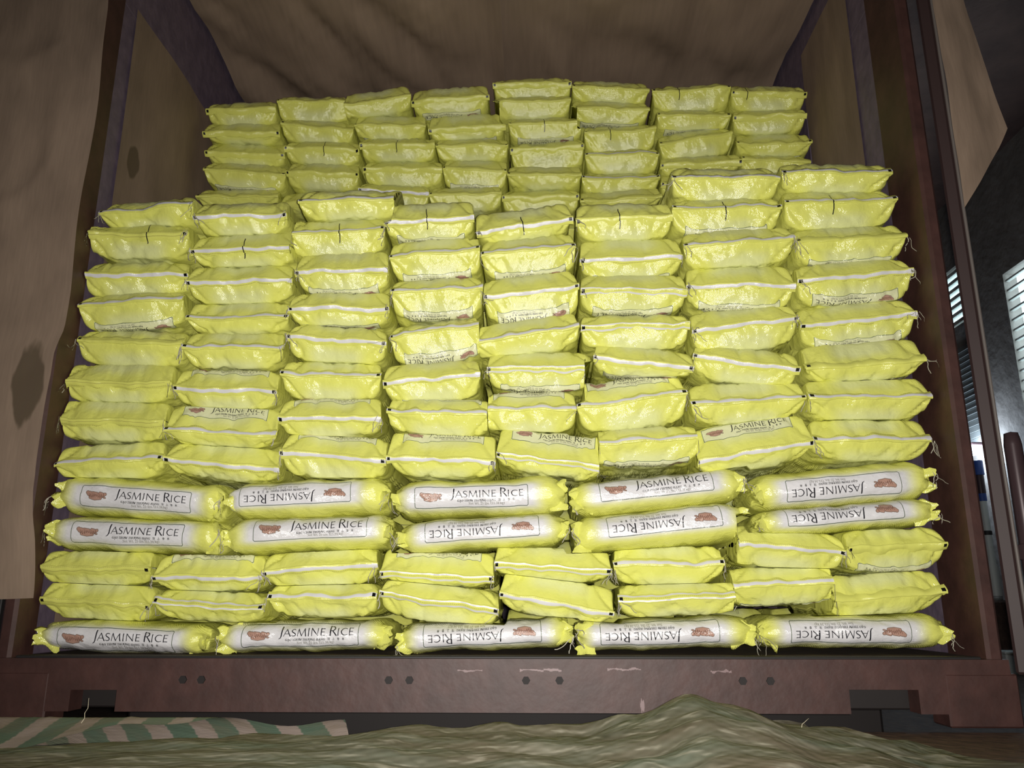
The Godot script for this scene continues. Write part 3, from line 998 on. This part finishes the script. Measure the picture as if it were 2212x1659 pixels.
# -------------------------------------------------------------------- container
func corrugated(a: Vector3, along: Vector3, length: float, up: Vector3, height: float, out: Vector3, deep := 0.03, pitch := 0.28) -> ArrayMesh:
	# trapezoid sheet steel with thickness: ribs along «up», repeated along «along»
	var st := start()
	var q := []
	var x := 0.0
	while x < length:
		for e in [[0.0, 0.0], [0.36, 0.0], [0.5, 1.0], [0.86, 1.0]]:
			if x + e[0] * pitch <= length:
				q.append([x + e[0] * pitch, e[1] * deep])
		x += pitch
	q.append([length, 0.0])
	for i in q.size() - 1:
		var p0: Vector3 = a + along * q[i][0] + out * q[i][1]
		var p1: Vector3 = a + along * q[i + 1][0] + out * q[i + 1][1]
		var n := (p1 - p0).cross(up).normalized()
		if n.dot(out) > 0:
			n = -n
		quad(st, p0, p1, p1 + up * height, p0 + up * height, n)
		var t := out * 0.003
		quad(st, p0 + t, p1 + t, p1 + up * height + t, p0 + up * height + t, -n)
	return st.commit()


func build_container() -> void:
	structure("floor", box(Vector3(-1.20, -0.03, -5.9), Vector3(1.20, 0.0, 0.029)), M.ply)
	structure("wall_left", corrugated(Vector3(-1.203, 0.0, -5.9), Vector3.BACK, 5.92, Vector3.UP, 2.42, Vector3.LEFT), M.purple)
	structure("wall_right", corrugated(Vector3(1.203, 0.0, -5.9), Vector3.BACK, 5.92, Vector3.UP, 2.42, Vector3.RIGHT), M.purple)
	structure("wall_back", corrugated(Vector3(-1.20, 0.0, -5.9), Vector3.RIGHT, 2.40, Vector3.UP, 2.42, Vector3.FORWARD), M.purple)
	structure("ceiling", corrugated(Vector3(-1.20, 2.42, -5.9), Vector3.BACK, 5.95, Vector3.RIGHT, 2.40, Vector3.UP, 0.02), M.purple)
	# flat rails along the top of the walls and flat plates beside the doors
	structure("trim_1", box(Vector3(-1.203, 2.0, -5.9), Vector3(-1.2002, 2.42, -0.03), 0.001), M.purple)
	structure("trim_2", box(Vector3(1.2002, 2.0, -5.9), Vector3(1.203, 2.42, -0.13), 0.001), M.purple)
	structure("trim_3", box(Vector3(-1.203, 0.0, -0.40), Vector3(-1.2002, 2.0, -0.03), 0.001), M.purple)
	structure("trim_4", box(Vector3(1.2002, 0.0, -0.60), Vector3(1.203, 2.0, -0.13), 0.001), M.purple)
	var f := thing("container_door_frame", "reddish brown steel door frame round the mouth of the container", "door frame")
	# sill with a pocket cut near each end
	var outline := PackedVector2Array([Vector2(-1.23, -0.003), Vector2(1.23, -0.003), Vector2(1.23, -0.125), Vector2(1.010, -0.125), Vector2(1.010, -0.071), Vector2(0.848, -0.071), Vector2(0.848, -0.125), Vector2(-0.905, -0.125), Vector2(-0.905, -0.076), Vector2(-1.018, -0.076), Vector2(-1.018, -0.125), Vector2(-1.23, -0.125)])
	part("sill", slab(outline, 0.03, 0.09), M.red, f)
	for x in [-0.9615, 0.929]:
		part("sill_pocket", box(Vector3(x - 0.10, -0.125, -0.03), Vector3(x + 0.10, -0.05, 0.005)), M.dark, f)  # pocket back coloured dark to stand for the shade in the recess
	part("sill_lip", box(Vector3(-1.17, -0.004, 0.058), Vector3(1.17, 0.003, 0.084), 0.003), M.rubber, f)
	for sd in [-1.0, 1.0]:
		var pst := start()
		var xa: float = 1.19 * sd
		var xb: float = 1.228 * sd
		box_into(pst, Vector3(minf(xa, xb), -0.125, -0.03 if sd < 0 else -0.13), Vector3(maxf(xa, xb), 2.62, 0.075), 0.008)
		part("corner_post", pst.commit(), M.red, f)
		var xc: float = 1.075 * sd
		var xd: float = 1.245 * sd
		part("corner_casting", box(Vector3(minf(xc, xd), -0.155, 0.0), Vector3(maxf(xc, xd), -0.035, 0.0915), 0.004), M.red, f)
	part("header", box(Vector3(-1.23, 2.46, -0.05), Vector3(1.23, 2.62, 0.075), 0.008), M.red, f)
	# bolts of the floor cross members; scraped paint doubling as a painted sill highlight
	for x in [-0.745, -0.70, -0.245, -0.195, 0.085, 0.165, 0.60, 0.665]:
		part("bolt_head", lathe_front(0.010, 0.005), M.dark, f, Vector3(x, -0.052, 0.0895))
	for q in [[0.12, -0.028, .10, .006], [0.32, -0.026, .08, .005], [-0.05, -0.03, .06, .004], [0.36, -0.105, .010, .03], [0.55, -0.03, .05, .008]]:
		part("scrape_highlight", scrape_highlight_mesh(q[2], q[3], q[0] * 10.0), M.scrape_glint, f, Vector3(q[0], q[1], 0.0905))
	# the doors, swung right back along the outside walls
	var dr := thing("container_door", "right container door folded right back, its edge and lock rod showing", "door")
	dr.position = Vector3(1.285, 0, 0.05)
	dr.rotation.y = deg_to_rad(-28.5)
	part("door_leaf", box(Vector3(-0.018, -0.04, -1.18), Vector3(0.018, 2.5, 0.0), 0.006), M.door, dr)
	part("gasket", box(Vector3(0.018, -0.03, -0.022), Vector3(0.026, 2.48, -0.004), 0.003), M.gasket, dr)
	var rod := part("lock_rod", lathe(PackedVector2Array([Vector2(0.0, -0.12), Vector2(0.021, -0.12), Vector2(0.021, 0.52), Vector2(0.017, 0.55), Vector2(0.0, 0.555)]), 20), M.steel, dr, Vector3(0.05, 0, -0.02))
	for y in [0.06, 0.25]:
		part("rod_bracket", lathe(PackedVector2Array([Vector2(0.021, -0.02), Vector2(0.028, -0.016), Vector2(0.028, 0.016), Vector2(0.021, 0.02)]), 20), M.steel, rod, Vector3(0, y, 0))
	var dl := thing("container_door", "left container door folded right back behind hanging brown paper", "door")
	dl.position = Vector3(-1.285, 0, 0)
	part("door_leaf", box(Vector3(-0.04, -0.04, -1.18), Vector3(0.02, 2.5, 0.04), 0.006), M.purple, dl)
	part("gasket", box(Vector3(0.02, -0.03, 0.015), Vector3(0.028, 2.48, 0.035), 0.003), M.rubber, dl)
	# timber bearers under the container
	var nth := {-0.6: "nearest", -2.0: "second", -4.0: "third", -5.7: "farthest"}
	for z in nth:
		single("timber_bearer", box(Vector3(-1.15, BAY, z - 0.1), Vector3(1.15, -0.03, z + 0.1), 0.01), M.dark, "%s timber bearer lying crosswise underneath the container" % nth[z], "timber", Vector3.ZERO, "bearers under the container")


func slab(outline: PackedVector2Array, z0: float, z1: float) -> ArrayMesh:
	# a flat outline in x and y, given thickness along z
	var st := start()
	var ix := Geometry2D.triangulate_polygon(outline)
	for i in range(0, ix.size(), 3):
		var p := [outline[ix[i]], outline[ix[i + 1]], outline[ix[i + 2]]]
		for z in [z0, z1]:
			tri(st, Vector3(p[0].x, p[0].y, z), Vector3(p[1].x, p[1].y, z), Vector3(p[2].x, p[2].y, z), Vector3(0, 0, 1.0 if z == z1 else -1.0))
	for i in outline.size():
		var a := outline[i]
		var b := outline[(i + 1) % outline.size()]
		var n := Vector3(a.y - b.y, b.x - a.x, 0)
		quad(st, Vector3(a.x, a.y, z0), Vector3(b.x, b.y, z0), Vector3(b.x, b.y, z1), Vector3(a.x, a.y, z1), n)
	return st.commit()


func lathe_front(r: float, t: float) -> ArrayMesh:
	var st := start()
	for i in 6:
		var a := TAU * i / 6
		var b := TAU * (i + 1) / 6
		var p := Vector3(cos(a) * r, sin(a) * r, 0)
		var q := Vector3(cos(b) * r, sin(b) * r, 0)
		var o := Vector3(0, 0, t)
		quad(st, p, q, q + o, p + o, p + q)
		tri(st, p + o, q + o, o, Vector3.BACK)
	return st.commit()


func scrape_highlight_mesh(w: float, h: float, k: float) -> ArrayMesh:
	# a ragged patch of bare primer, also used as painted highlight streaks, slightly proud flakes
	var st := start()
	var n := 14
	for i in n:
		var x0 := (float(i) / n - 0.5) * w
		var x1 := (float(i + 1) / n - 0.5) * w
		var a := absf(noise.get_noise_2d(x0 * 90.0, k)) * h + 0.0006
		var b := absf(noise.get_noise_2d(x1 * 90.0, k)) * h + 0.0006
		var o := noise.get_noise_2d(x0 * 40.0, k + 3.0) * h * 0.6
		quad(st, Vector3(x0, -a + o, 0), Vector3(x1, -b + o, 0), Vector3(x1, b + o, 0), Vector3(x0, a + o, 0), Vector3.BACK)
	return st.commit()


# -------------------------------------------------------------------- loading bay
func added_fill_lamp(at: Vector3) -> void:  # unseen lamp, added only to lift the ambient light
	var o := thing("added_fill_lamp", "added ceiling fill lamp out of view, %s of the pair" % ["left" if at.x < 0 else "right"], "lamp", at, "added fill lamps over the bay")
	part("housing", box(Vector3(-0.65, 0.02, -0.06), Vector3(0.65, 0.08, 0.06), 0.01), paint(Color(0.8, 0.8, 0.78)), o)
	var m := paint(Color.WHITE, 0.3)
	m.emission_enabled = true
	m.emission = Color(1.0, 0.95, 0.9)
	m.emission_energy_multiplier = 1.0
	part("tube", box(Vector3(-0.6, -0.02, -0.018), Vector3(0.6, 0.016, 0.018), 0.012), m, o)
	var l := AreaLight3D.new()
	l.name = "added_fill_lamp_light"
	l.area_size = Vector2(1.2, 0.06)
	l.position = Vector3(0, -0.03, 0)
	l.rotation = Vector3(deg_to_rad(-90), 0, 0)
	l.light_color = Color(1.0, 0.93, 0.87)
	l.light_energy = 0.06
	l.area_range = 30.0
	l.shadow_enabled = true
	o.add_child(l)


func build_bay() -> void:
	structure("bay_floor", box(Vector3(-6.2, BAY - 0.1, -9.0), Vector3(4.9, BAY, 7.0)), M.concrete)
	structure("bay_wall_left", box(Vector3(-6.4, BAY, -9.0), Vector3(-6.2, 4.4, 7.0)), M.bay_wall)
	structure("bay_wall_back", box(Vector3(-6.4, BAY, -9.2), Vector3(4.9, 4.4, -9.0)), M.bay_wall)
	structure("bay_wall_front", box(Vector3(-6.4, BAY, 7.0), Vector3(4.9, 4.4, 7.2)), M.bay_wall)
	structure("bay_ceiling", box(Vector3(-6.4, 4.4, -9.2), Vector3(4.9, 4.5, 7.2)), M.bay_roof)
	# right wall of the bay with its louvred window
	var st := start()
	box_into(st, Vector3(4.65, BAY, -9.0), Vector3(4.85, 1.80, 7.0), 0.0)
	box_into(st, Vector3(4.65, 3.66, -9.0), Vector3(4.85, 4.4, 7.0), 0.0)
	box_into(st, Vector3(4.65, 3.22, -6.1), Vector3(4.85, 3.66, 7.0), 0.0)
	box_into(st, Vector3(4.65, 1.80, -9.0), Vector3(4.85, 3.02, -5.42), 0.0)
	box_into(st, Vector3(4.65, 3.02, -6.1), Vector3(4.85, 3.22, -5.42), 0.0)
	box_into(st, Vector3(4.65, 3.02, -9.0), Vector3(4.85, 3.66, -6.9), 0.0)
	box_into(st, Vector3(4.65, 1.80, -3.2), Vector3(4.85, 3.22, 7.0), 0.0)
	var wall := structure("bay_wall_right", st.commit(), M.bay_wall)
	# lapped cladding boards beside the windows
	for i in 17:
		var y := 2.72 - i * 0.062
		part("cladding_board", board_mesh(1.0, 0.056), M.galvanised, wall, Vector3(4.648, y, -6.45))
	var win := structure("window_1", box(Vector3(4.78, 1.80, -5.42), Vector3(4.80, 3.22, -3.2), 0.002), M.window_glow)
	for i in 14:
		part("louvre_slat", box(Vector3(4.66, 1.84 + i * 0.1, -5.41), Vector3(4.70, 1.86 + i * 0.1, -3.21), 0.003), M.white_paint, win)
	var vent := structure("window_2", box(Vector3(4.78, 3.02, -6.9), Vector3(4.80, 3.66, -6.1), 0.002), M.window_glow)
	for i in 7:
		part("louvre_slat", box(Vector3(4.66, 3.05 + i * 0.09, -6.89), Vector3(4.74, 3.09 + i * 0.09, -6.11), 0.003), M.white_paint, vent)
	var al := AreaLight3D.new()
	al.name = "window_light"
	al.area_size = Vector2(1.95, 1.4)
	al.position = Vector3(4.64, 2.51, -4.2)
	al.rotation = Vector3(0, deg_to_rad(90), 0)
	al.light_color = Color(0.85, 0.94, 1.0)
	al.light_energy = 1.6
	al.area_range = 30.0
	al.shadow_enabled = true
	add_child(al)
	# the lamp that shows in the gap beside the door post
	var lp := thing("wall_lamp", "bright white bulb glowing in the gap beside the right door post", "lamp", Vector3(4.48, 1.62, -6.1))
	part("bulb", lathe(PackedVector2Array([Vector2(0, -0.055), Vector2(0.035, -0.045), Vector2(0.055, -0.01), Vector2(0.05, 0.025), Vector2(0.025, 0.055), Vector2(0.0, 0.06)]), 20), M.bulb_glow, lp)
	part("lamp_arm", box(Vector3(0.0, 0.055, -0.015), Vector3(0.17, 0.085, 0.015), 0.005), M.steel, lp)
	var ol := OmniLight3D.new()
	ol.name = "wall_lamp_light"
	ol.light_color = Color(0.86, 0.93, 1.0)
	ol.light_energy = 0.8
	ol.light_size = 0.05
	ol.omni_range = 30.0
	ol.omni_attenuation = 2.0
	ol.shadow_enabled = true
	lp.add_child(ol)
	# painted pole standing on the kerb below the lamp
	single("kerb", box(Vector3(4.2, BAY, -8.9), Vector3(4.64, 0.17, 0.0), 0.02), M.concrete, "low concrete kerb along the wall of the loading bay", "kerb")
	var pl := thing("painted_pole", "slender white pole with blue bands beside the right door post", "pole", Vector3(4.4, 0.17, -5.9))
	part("foot", lathe(PackedVector2Array([Vector2(0.0, 0), Vector2(0.05, 0), Vector2(0.05, 0.035), Vector2(0.042, 0.045), Vector2(0.0, 0.045)]), 18), M.galvanised, pl)
	part("lower_tube", lathe(PackedVector2Array([Vector2(0.052, 0.04), Vector2(0.052, 0.30), Vector2(0.04, 0.34), Vector2(0.036, 0.60)]), 18), M.white_paint, pl)
	part("clip", lathe(PackedVector2Array([Vector2(0.036, 0.60), Vector2(0.042, 0.605), Vector2(0.042, 0.635), Vector2(0.036, 0.64)]), 18), M.rubber, pl)
	part("upper_tube", lathe(PackedVector2Array([Vector2(0.036, 0.64), Vector2(0.036, 0.92)]), 18), M.white_paint, pl)
	part("blue_band", lathe(PackedVector2Array([Vector2(0.036, 0.92), Vector2(0.04, 0.925), Vector2(0.04, 0.99), Vector2(0.036, 0.995)]), 18), M.blue_paint, pl)
	part("grey_sleeve", lathe(PackedVector2Array([Vector2(0.036, 0.99), Vector2(0.042, 1.0), Vector2(0.042, 1.17)]), 18), M.steel, pl)
	part("blue_cap", lathe(PackedVector2Array([Vector2(0.042, 1.17), Vector2(0.05, 1.175), Vector2(0.05, 1.31), Vector2(0.0, 1.32)]), 18), M.blue_paint, pl)
	var bx := thing("white_crate", "small white plastic crate on the bay floor beyond the right door", "crate", Vector3(4.02, BAY, -5.1))
	part("tub", box(Vector3(-0.09, 0, -0.1), Vector3(0.17, 0.165, 0.1), 0.012), M.white_paint, bx)
	part("rim", box(Vector3(-0.1, 0.16, -0.11), Vector3(0.18, 0.185, 0.11), 0.008), M.white_paint, bx)


func board_mesh(length: float, h: float) -> ArrayMesh:
	var st := start()
	var a := [Vector2(0, 0), Vector2(-0.018, 0), Vector2(-0.006, h), Vector2(0, h)]
	for i in 3:
		var p := Vector3(a[i].x, a[i].y, -length / 2)
		var q := Vector3(a[i + 1].x, a[i + 1].y, -length / 2)
		var l := Vector3(0, 0, length)
		quad(st, p, q, q + l, p + l, Vector3(-1, 0.3, 0) if i == 1 else (Vector3.DOWN if i == 0 else Vector3.UP))
	return st.commit()


# -------------------------------------------------------------------- kraft paper lining
func kraft_image(w: int, h: int, seed_: int, stains: Array) -> ImageTexture:
	# brown paper with fibres and clouds; stains: u, v, radius u, radius v, strength (oil marks with ragged edges)
	var f := FastNoiseLite.new()
	f.seed = seed_
	f.frequency = 0.012
	f.fractal_octaves = 4
	var g := FastNoiseLite.new()
	g.seed = seed_ + 9
	g.frequency = 0.03
	g.fractal_octaves = 3
	var im := Image.create_empty(w, h, false, Image.FORMAT_RGB8)
	for y in h:
		for x in w:
			var c := Color(0.50, 0.43, 0.37).lerp(Color(0.585, 0.505, 0.435), 0.5 + 0.7 * f.get_noise_2d(x, y) + 0.25 * g.get_noise_2d(x * 7.0, y * 1.4))
			for s in stains:
				var d := Vector2((x / float(w) - s[0]) / s[2], (y / float(h) - s[1]) / s[3]).length() + 0.28 * g.get_noise_2d(x, y)
				c = c.lerp(Color(0.34, 0.29, 0.23), (1.0 - smoothstep(0.82, 1.0, d)) * s[4])
			im.set_pixel(x, y, c)
	return ImageTexture.create_from_image(im)


func kraft(seed_: int, stains := [], w := 256, h := 384) -> StandardMaterial3D:
	var m := paint(Color.WHITE, 0.75, 0.0, 0.3)
	m.albedo_texture = kraft_image(w, h, seed_, stains)
	return m


func sheet(nu: int, nv: int, shape: Callable) -> ArrayMesh:
	var p := PackedVector3Array()
	var uv := PackedVector2Array()
	for j in nv:
		for i in nu:
			var s := float(i) / (nu - 1)
			var t := float(j) / (nv - 1)
			p.append(shape.call(s, t))
			uv.append(Vector2(s, t))
	return joined([grid_mesh(p, uv, nu, nv, true)])


func build_paper() -> void:
	# left: the lining folded out over the door post, hanging down outside
	single("kraft_paper_sheet", sheet(40, 120, func(s: float, t: float) -> Vector3:
		var y := lerpf(2.55, 0.142, t)
		var edge := -1.145 - 0.004 * (y - 1.0) + 0.004 * sin(y * 9.0) - 0.018 * smoothstep(0.845, 0.76, y) + 0.04 * smoothstep(0.5, 0.1, y)
		var x := lerpf(-1.75, edge, s)
		var z := 0.135 + 0.010 * sin(x * 9.0 + y * 2.0) + 0.012 * noise.get_noise_2d(x * 3.0, y * 1.6) + 0.02 * maxf(0.0, crease.get_noise_2d(x * 1.5, y * 1.2 + 4.0) - 0.4)
		return Vector3(x, y + 0.008 * sin(x * 6.0) * t, z)),
		kraft(11, [[0.905, 0.772, 0.07, 0.05, 0.85]], 384, 512), "large brown kraft paper sheet with oil stain hanging over the left door post", "kraft paper")
	# left wall lining
	single("kraft_paper_sheet", sheet(60, 40, func(s: float, t: float) -> Vector3:
		var z := lerpf(-0.11, -1.6, s)
		var y := lerpf(2.035, 0.02, t)
		return Vector3(-1.193 + 0.004 * noise.get_noise_2d(z * 3.0, y * 1.2) + 0.002 * sin(z * 11.0), y, z)),
		kraft(12, [[0.06, 0.256, 0.026, 0.032, 0.7]], 512, 384), "brown kraft paper lining the left container wall, with a dark spot", "kraft paper")
	# right wall lining
	single("kraft_paper_sheet", sheet(40, 50, func(s: float, t: float) -> Vector3:
		var z := lerpf(-0.27, -0.72, s)
		var y := lerpf(2.26, 0.02, t)
		return Vector3(1.193 + 0.004 * noise.get_noise_2d(z * 3.0 + 8.0, y * 1.2) + 0.002 * sin(z * 13.0), y, z)),
		kraft(13), "brown kraft paper lining the right container wall beside the rear stack", "kraft paper")
	# ceiling lining in two lengths that overlap along the middle
	for side in 2:
		single("kraft_paper_sheet", sheet(50, 70, func(s: float, t: float) -> Vector3:
			var x: float = lerpf(-1.185, -0.005, s) if side == 0 else lerpf(-0.02, 1.185, s)
			var z := lerpf(-0.16, -4.6, t)
			var sag := 0.03 * (1.0 - pow(x / 1.17, 2.0))
			var y: float = 2.33 - sag + 0.012 * noise.get_noise_2d(x * 3.0 + side * 9.0, z * 1.3) + (0.04 * (crease.get_noise_2d(x * 1.9 + z * 0.8 + side * 5.0, z * 0.9) - 0.3)) * smoothstep(0.0, 0.25, absf(x))
			if side == 1:
				y += 0.022
			else:
				y -= 0.030 * smoothstep(0.95, 1.0, s)
			return Vector3(x, y, z)),
			kraft(14 + side), "%s half of the creased brown kraft paper sagging under the ceiling" % ["left" if side == 0 else "right"], "kraft paper", Vector3.ZERO, "kraft paper under the ceiling")
	# right: short flap folded out over the top of the door edge
	single("kraft_paper_sheet", sheet(30, 50, func(s: float, t: float) -> Vector3:
		var y := lerpf(2.55, 1.17 + 0.24 * s, t)
		var x := lerpf(1.287, 1.376 + 0.14 * clampf(1.85 - y, -0.2, 0.5), s)
		return Vector3(x, y, 0.10 + 0.012 * noise.get_noise_2d(x * 5.0, y * 2.0) + 0.006 * sin(x * 34.0))),
		kraft(18), "torn flap of brown kraft paper hanging over the right door edge", "kraft paper")


# -------------------------------------------------------------------- tarpaulin in the foreground
const RAMP := -0.16
const CREST := [[-2.0, -0.20], [-1.55, -0.165], [-1.22, -0.118], [-1.08, -0.098], [-0.78, -0.098], [-0.35, -0.096], [-0.22, -0.098], [-0.1, -0.114], [0.2, -0.115], [0.30, -0.092], [0.41, -0.053], [0.50, -0.072], [0.60, -0.108], [0.85, -0.150], [1.10, -0.185], [1.6, -0.27], [2.0, -0.34]]

func base(x: float) -> float:
	# what the sheets lie on: the bay floor, and the ramp on the right
	return lerpf(BAY, RAMP, smoothstep(0.30, 0.58, x))


func crest(x: float) -> float:
	for i in CREST.size() - 1:
		if x <= CREST[i + 1][0]:
			return lerpf(CREST[i][1], CREST[i + 1][1], smoothstep(CREST[i][0], CREST[i + 1][0], x) * 0.5 + 0.5 * clampf((x - CREST[i][0]) / (CREST[i + 1][0] - CREST[i][0]), 0.0, 1.0))
	return -0.36


func heap(x: float, z: float) -> float:
	# top of the heap that the sheets cover: a crest near the container, easing down towards the camera
	var c := crest(x)
	var y := c
	if z < 0.42:
		y = lerpf(c, base(x) + 0.02, smoothstep(0.42, 0.14, z))
	else:
		y = lerpf(c, minf(c, -0.12) - 0.05, smoothstep(0.45, 1.15, z))
		y = lerpf(y, base(x) + 0.02, smoothstep(1.25, 1.6, z))
	return y


func rise(x: float) -> float:
	# where the olive sheet comes up from under the edge of the striped one
	return lerpf(0.63, 0.42, smoothstep(-1.25, -0.35, x)) + 0.015 * sin(x * 19.0)


func striped_top(x: float, z: float) -> float:
	if z < 0.42:
		return lerpf(crest(x), base(x) + 0.03, smoothstep(0.42, 0.14, z))
	return crest(x) - 0.42 * (z - 0.42) + 0.004 * noise.get_noise_2d(x * 6.0, z * 9.0)


func olive_top(x: float, z: float) -> float:
	var near := lerpf(-0.122, -0.128, smoothstep(-0.4, -1.2, x))
	near = lerpf(near, base(x) + 0.02, smoothstep(1.25, 1.6, z))
	var left := lerpf(striped_top(x, z) - 0.05, near, smoothstep(rise(x) - 0.05, rise(x) + 0.06, z))
	return lerpf(left, heap(x, z), smoothstep(-0.28, -0.08, x))


func build_tarps() -> void:
	single("loading_ramp", box(Vector3(0.62, BAY, 0.11), Vector3(2.4, RAMP, 2.0), 0.01), M.ramp, "dusty reddish brown loading ramp under the tarpaulins at lower right", "ramp")
	var tex := Image.create_empty(512, 256, false, Image.FORMAT_RGB8)
	var f := FastNoiseLite.new()
	f.seed = 31
	f.frequency = 0.02
	f.fractal_octaves = 4
	for y in 256:
		for x in 512:
			var band := fposmod(x / 512.0 * 17.0 + y / 256.0 * 1.1 + 0.1 * f.get_noise_2d(x * 0.3, y * 0.3), 1.0)
			var c := Color(0.34, 0.405, 0.345) if band < 0.54 else Color(0.57, 0.515, 0.48)
			c = c.lerp(Color(0.45, 0.40, 0.32), clampf(0.12 + 0.6 * f.get_noise_2d(x, y), 0.0, 0.5))
			tex.set_pixel(x, y, c)
	var striped := paint(Color.WHITE, 0.6, 0.0, 0.4)
	striped.albedo_texture = ImageTexture.create_from_image(tex)
	striped.normal_enabled = true
	striped.normal_texture = weave
	striped.normal_scale = 0.4
	var t1 := thing("striped_tarpaulin", "green and white striped woven tarpaulin edge showing at the lower left", "tarpaulin")
	part("sheet", sheet(110, 50, func(s: float, t: float) -> Vector3:
		var x := lerpf(-1.95, -0.28, s)
		var z := lerpf(0.12, rise(x) - 0.035, t)
		var y := striped_top(x, z)
		return Vector3(x, y, z)), striped, t1)
	var dirt := Image.create_empty(1024, 512, false, Image.FORMAT_RGB8)
	for y in 512:
		for x in 1024:
			var a := f.get_noise_2d(x * 0.35, y * 1.6)
			var b := f.get_noise_2d(x * 0.22 + 400.0, y * 0.6)
			var c := Color(0.43, 0.405, 0.345).lerp(Color(0.385, 0.41, 0.355), clampf(0.5 + 1.3 * b, 0, 1))
			c = c.lerp(Color(0.34, 0.29, 0.23), clampf(0.08 + 0.9 * a, 0.0, 0.5))
			c = c.lerp(Color(0.54, 0.52, 0.46), clampf(-0.30 - 1.7 * f.get_noise_2d(x * 0.5 + 90.0, y * 4.0), 0.0, 0.7))
			c = c.lerp(Color(0.64, 0.62, 0.56), clampf(-0.42 - 2.4 * f.get_noise_2d(x * 1.4 + 300.0, y * 9.0 + 50.0), 0.0, 0.75))
			dirt.set_pixel(x, y, c)
	var olive := paint(Color.WHITE, 0.65, 0.0, 0.4)
	olive.albedo_texture = ImageTexture.create_from_image(dirt)
	olive.normal_enabled = true
	olive.normal_texture = weave
	olive.normal_scale = 0.4
	var t2 := thing("dirty_tarpaulin", "crumpled dirty olive tarpaulin heaped in front of the container sill", "tarpaulin")
	part("sheet", sheet(240, 110, func(s: float, t: float) -> Vector3:
		var z := lerpf(0.12, 1.75, t)
		var x := lerpf(-2.0, 0.87 + 0.70 * (z - 0.34) + 0.03 * sin(z * 23.0), s)
		var fold := 0.012 * (crease.get_noise_2d(x * 1.3 + z * 0.6, z * 5.0) - 0.35) + 0.005 * noise.get_noise_2d(x * 8.0, z * 12.0) + 0.006 * (crease.get_noise_2d(x * 3.0, z * 9.0 + 20.0) - 0.35)
		fold *= lerpf(0.6, 1.0, smoothstep(-0.25, -0.05, x))
		return Vector3(x, maxf(olive_top(x, z) + fold, base(x) + 0.004), z)), olive, t2)
	# frayed strands standing off the sheets
	var r := RandomNumberGenerator.new()
	r.seed = 12
	for q in [[-0.80, 0.44, .055], [-0.87, 0.8, .05], [0.62, 0.46, .022]]:
		var path := PackedVector3Array()
		var b := Vector3(q[0], (striped_top(q[0], q[1]) if q[0] < -0.3 and q[1] < 0.5 else olive_top(q[0], q[1])) + 0.002, q[1])
		for e in 6:
			path.append(b)
			b += Vector3(r.randf_range(-.002, .006), q[2] / 6.0, r.randf_range(-.004, .004)) * Vector3(1.0, 1.0, 1.0)
		part("frayed_strand", joined([tube_arrays(path, 0.0009, 4, 0.4)]), M.straw, t2)
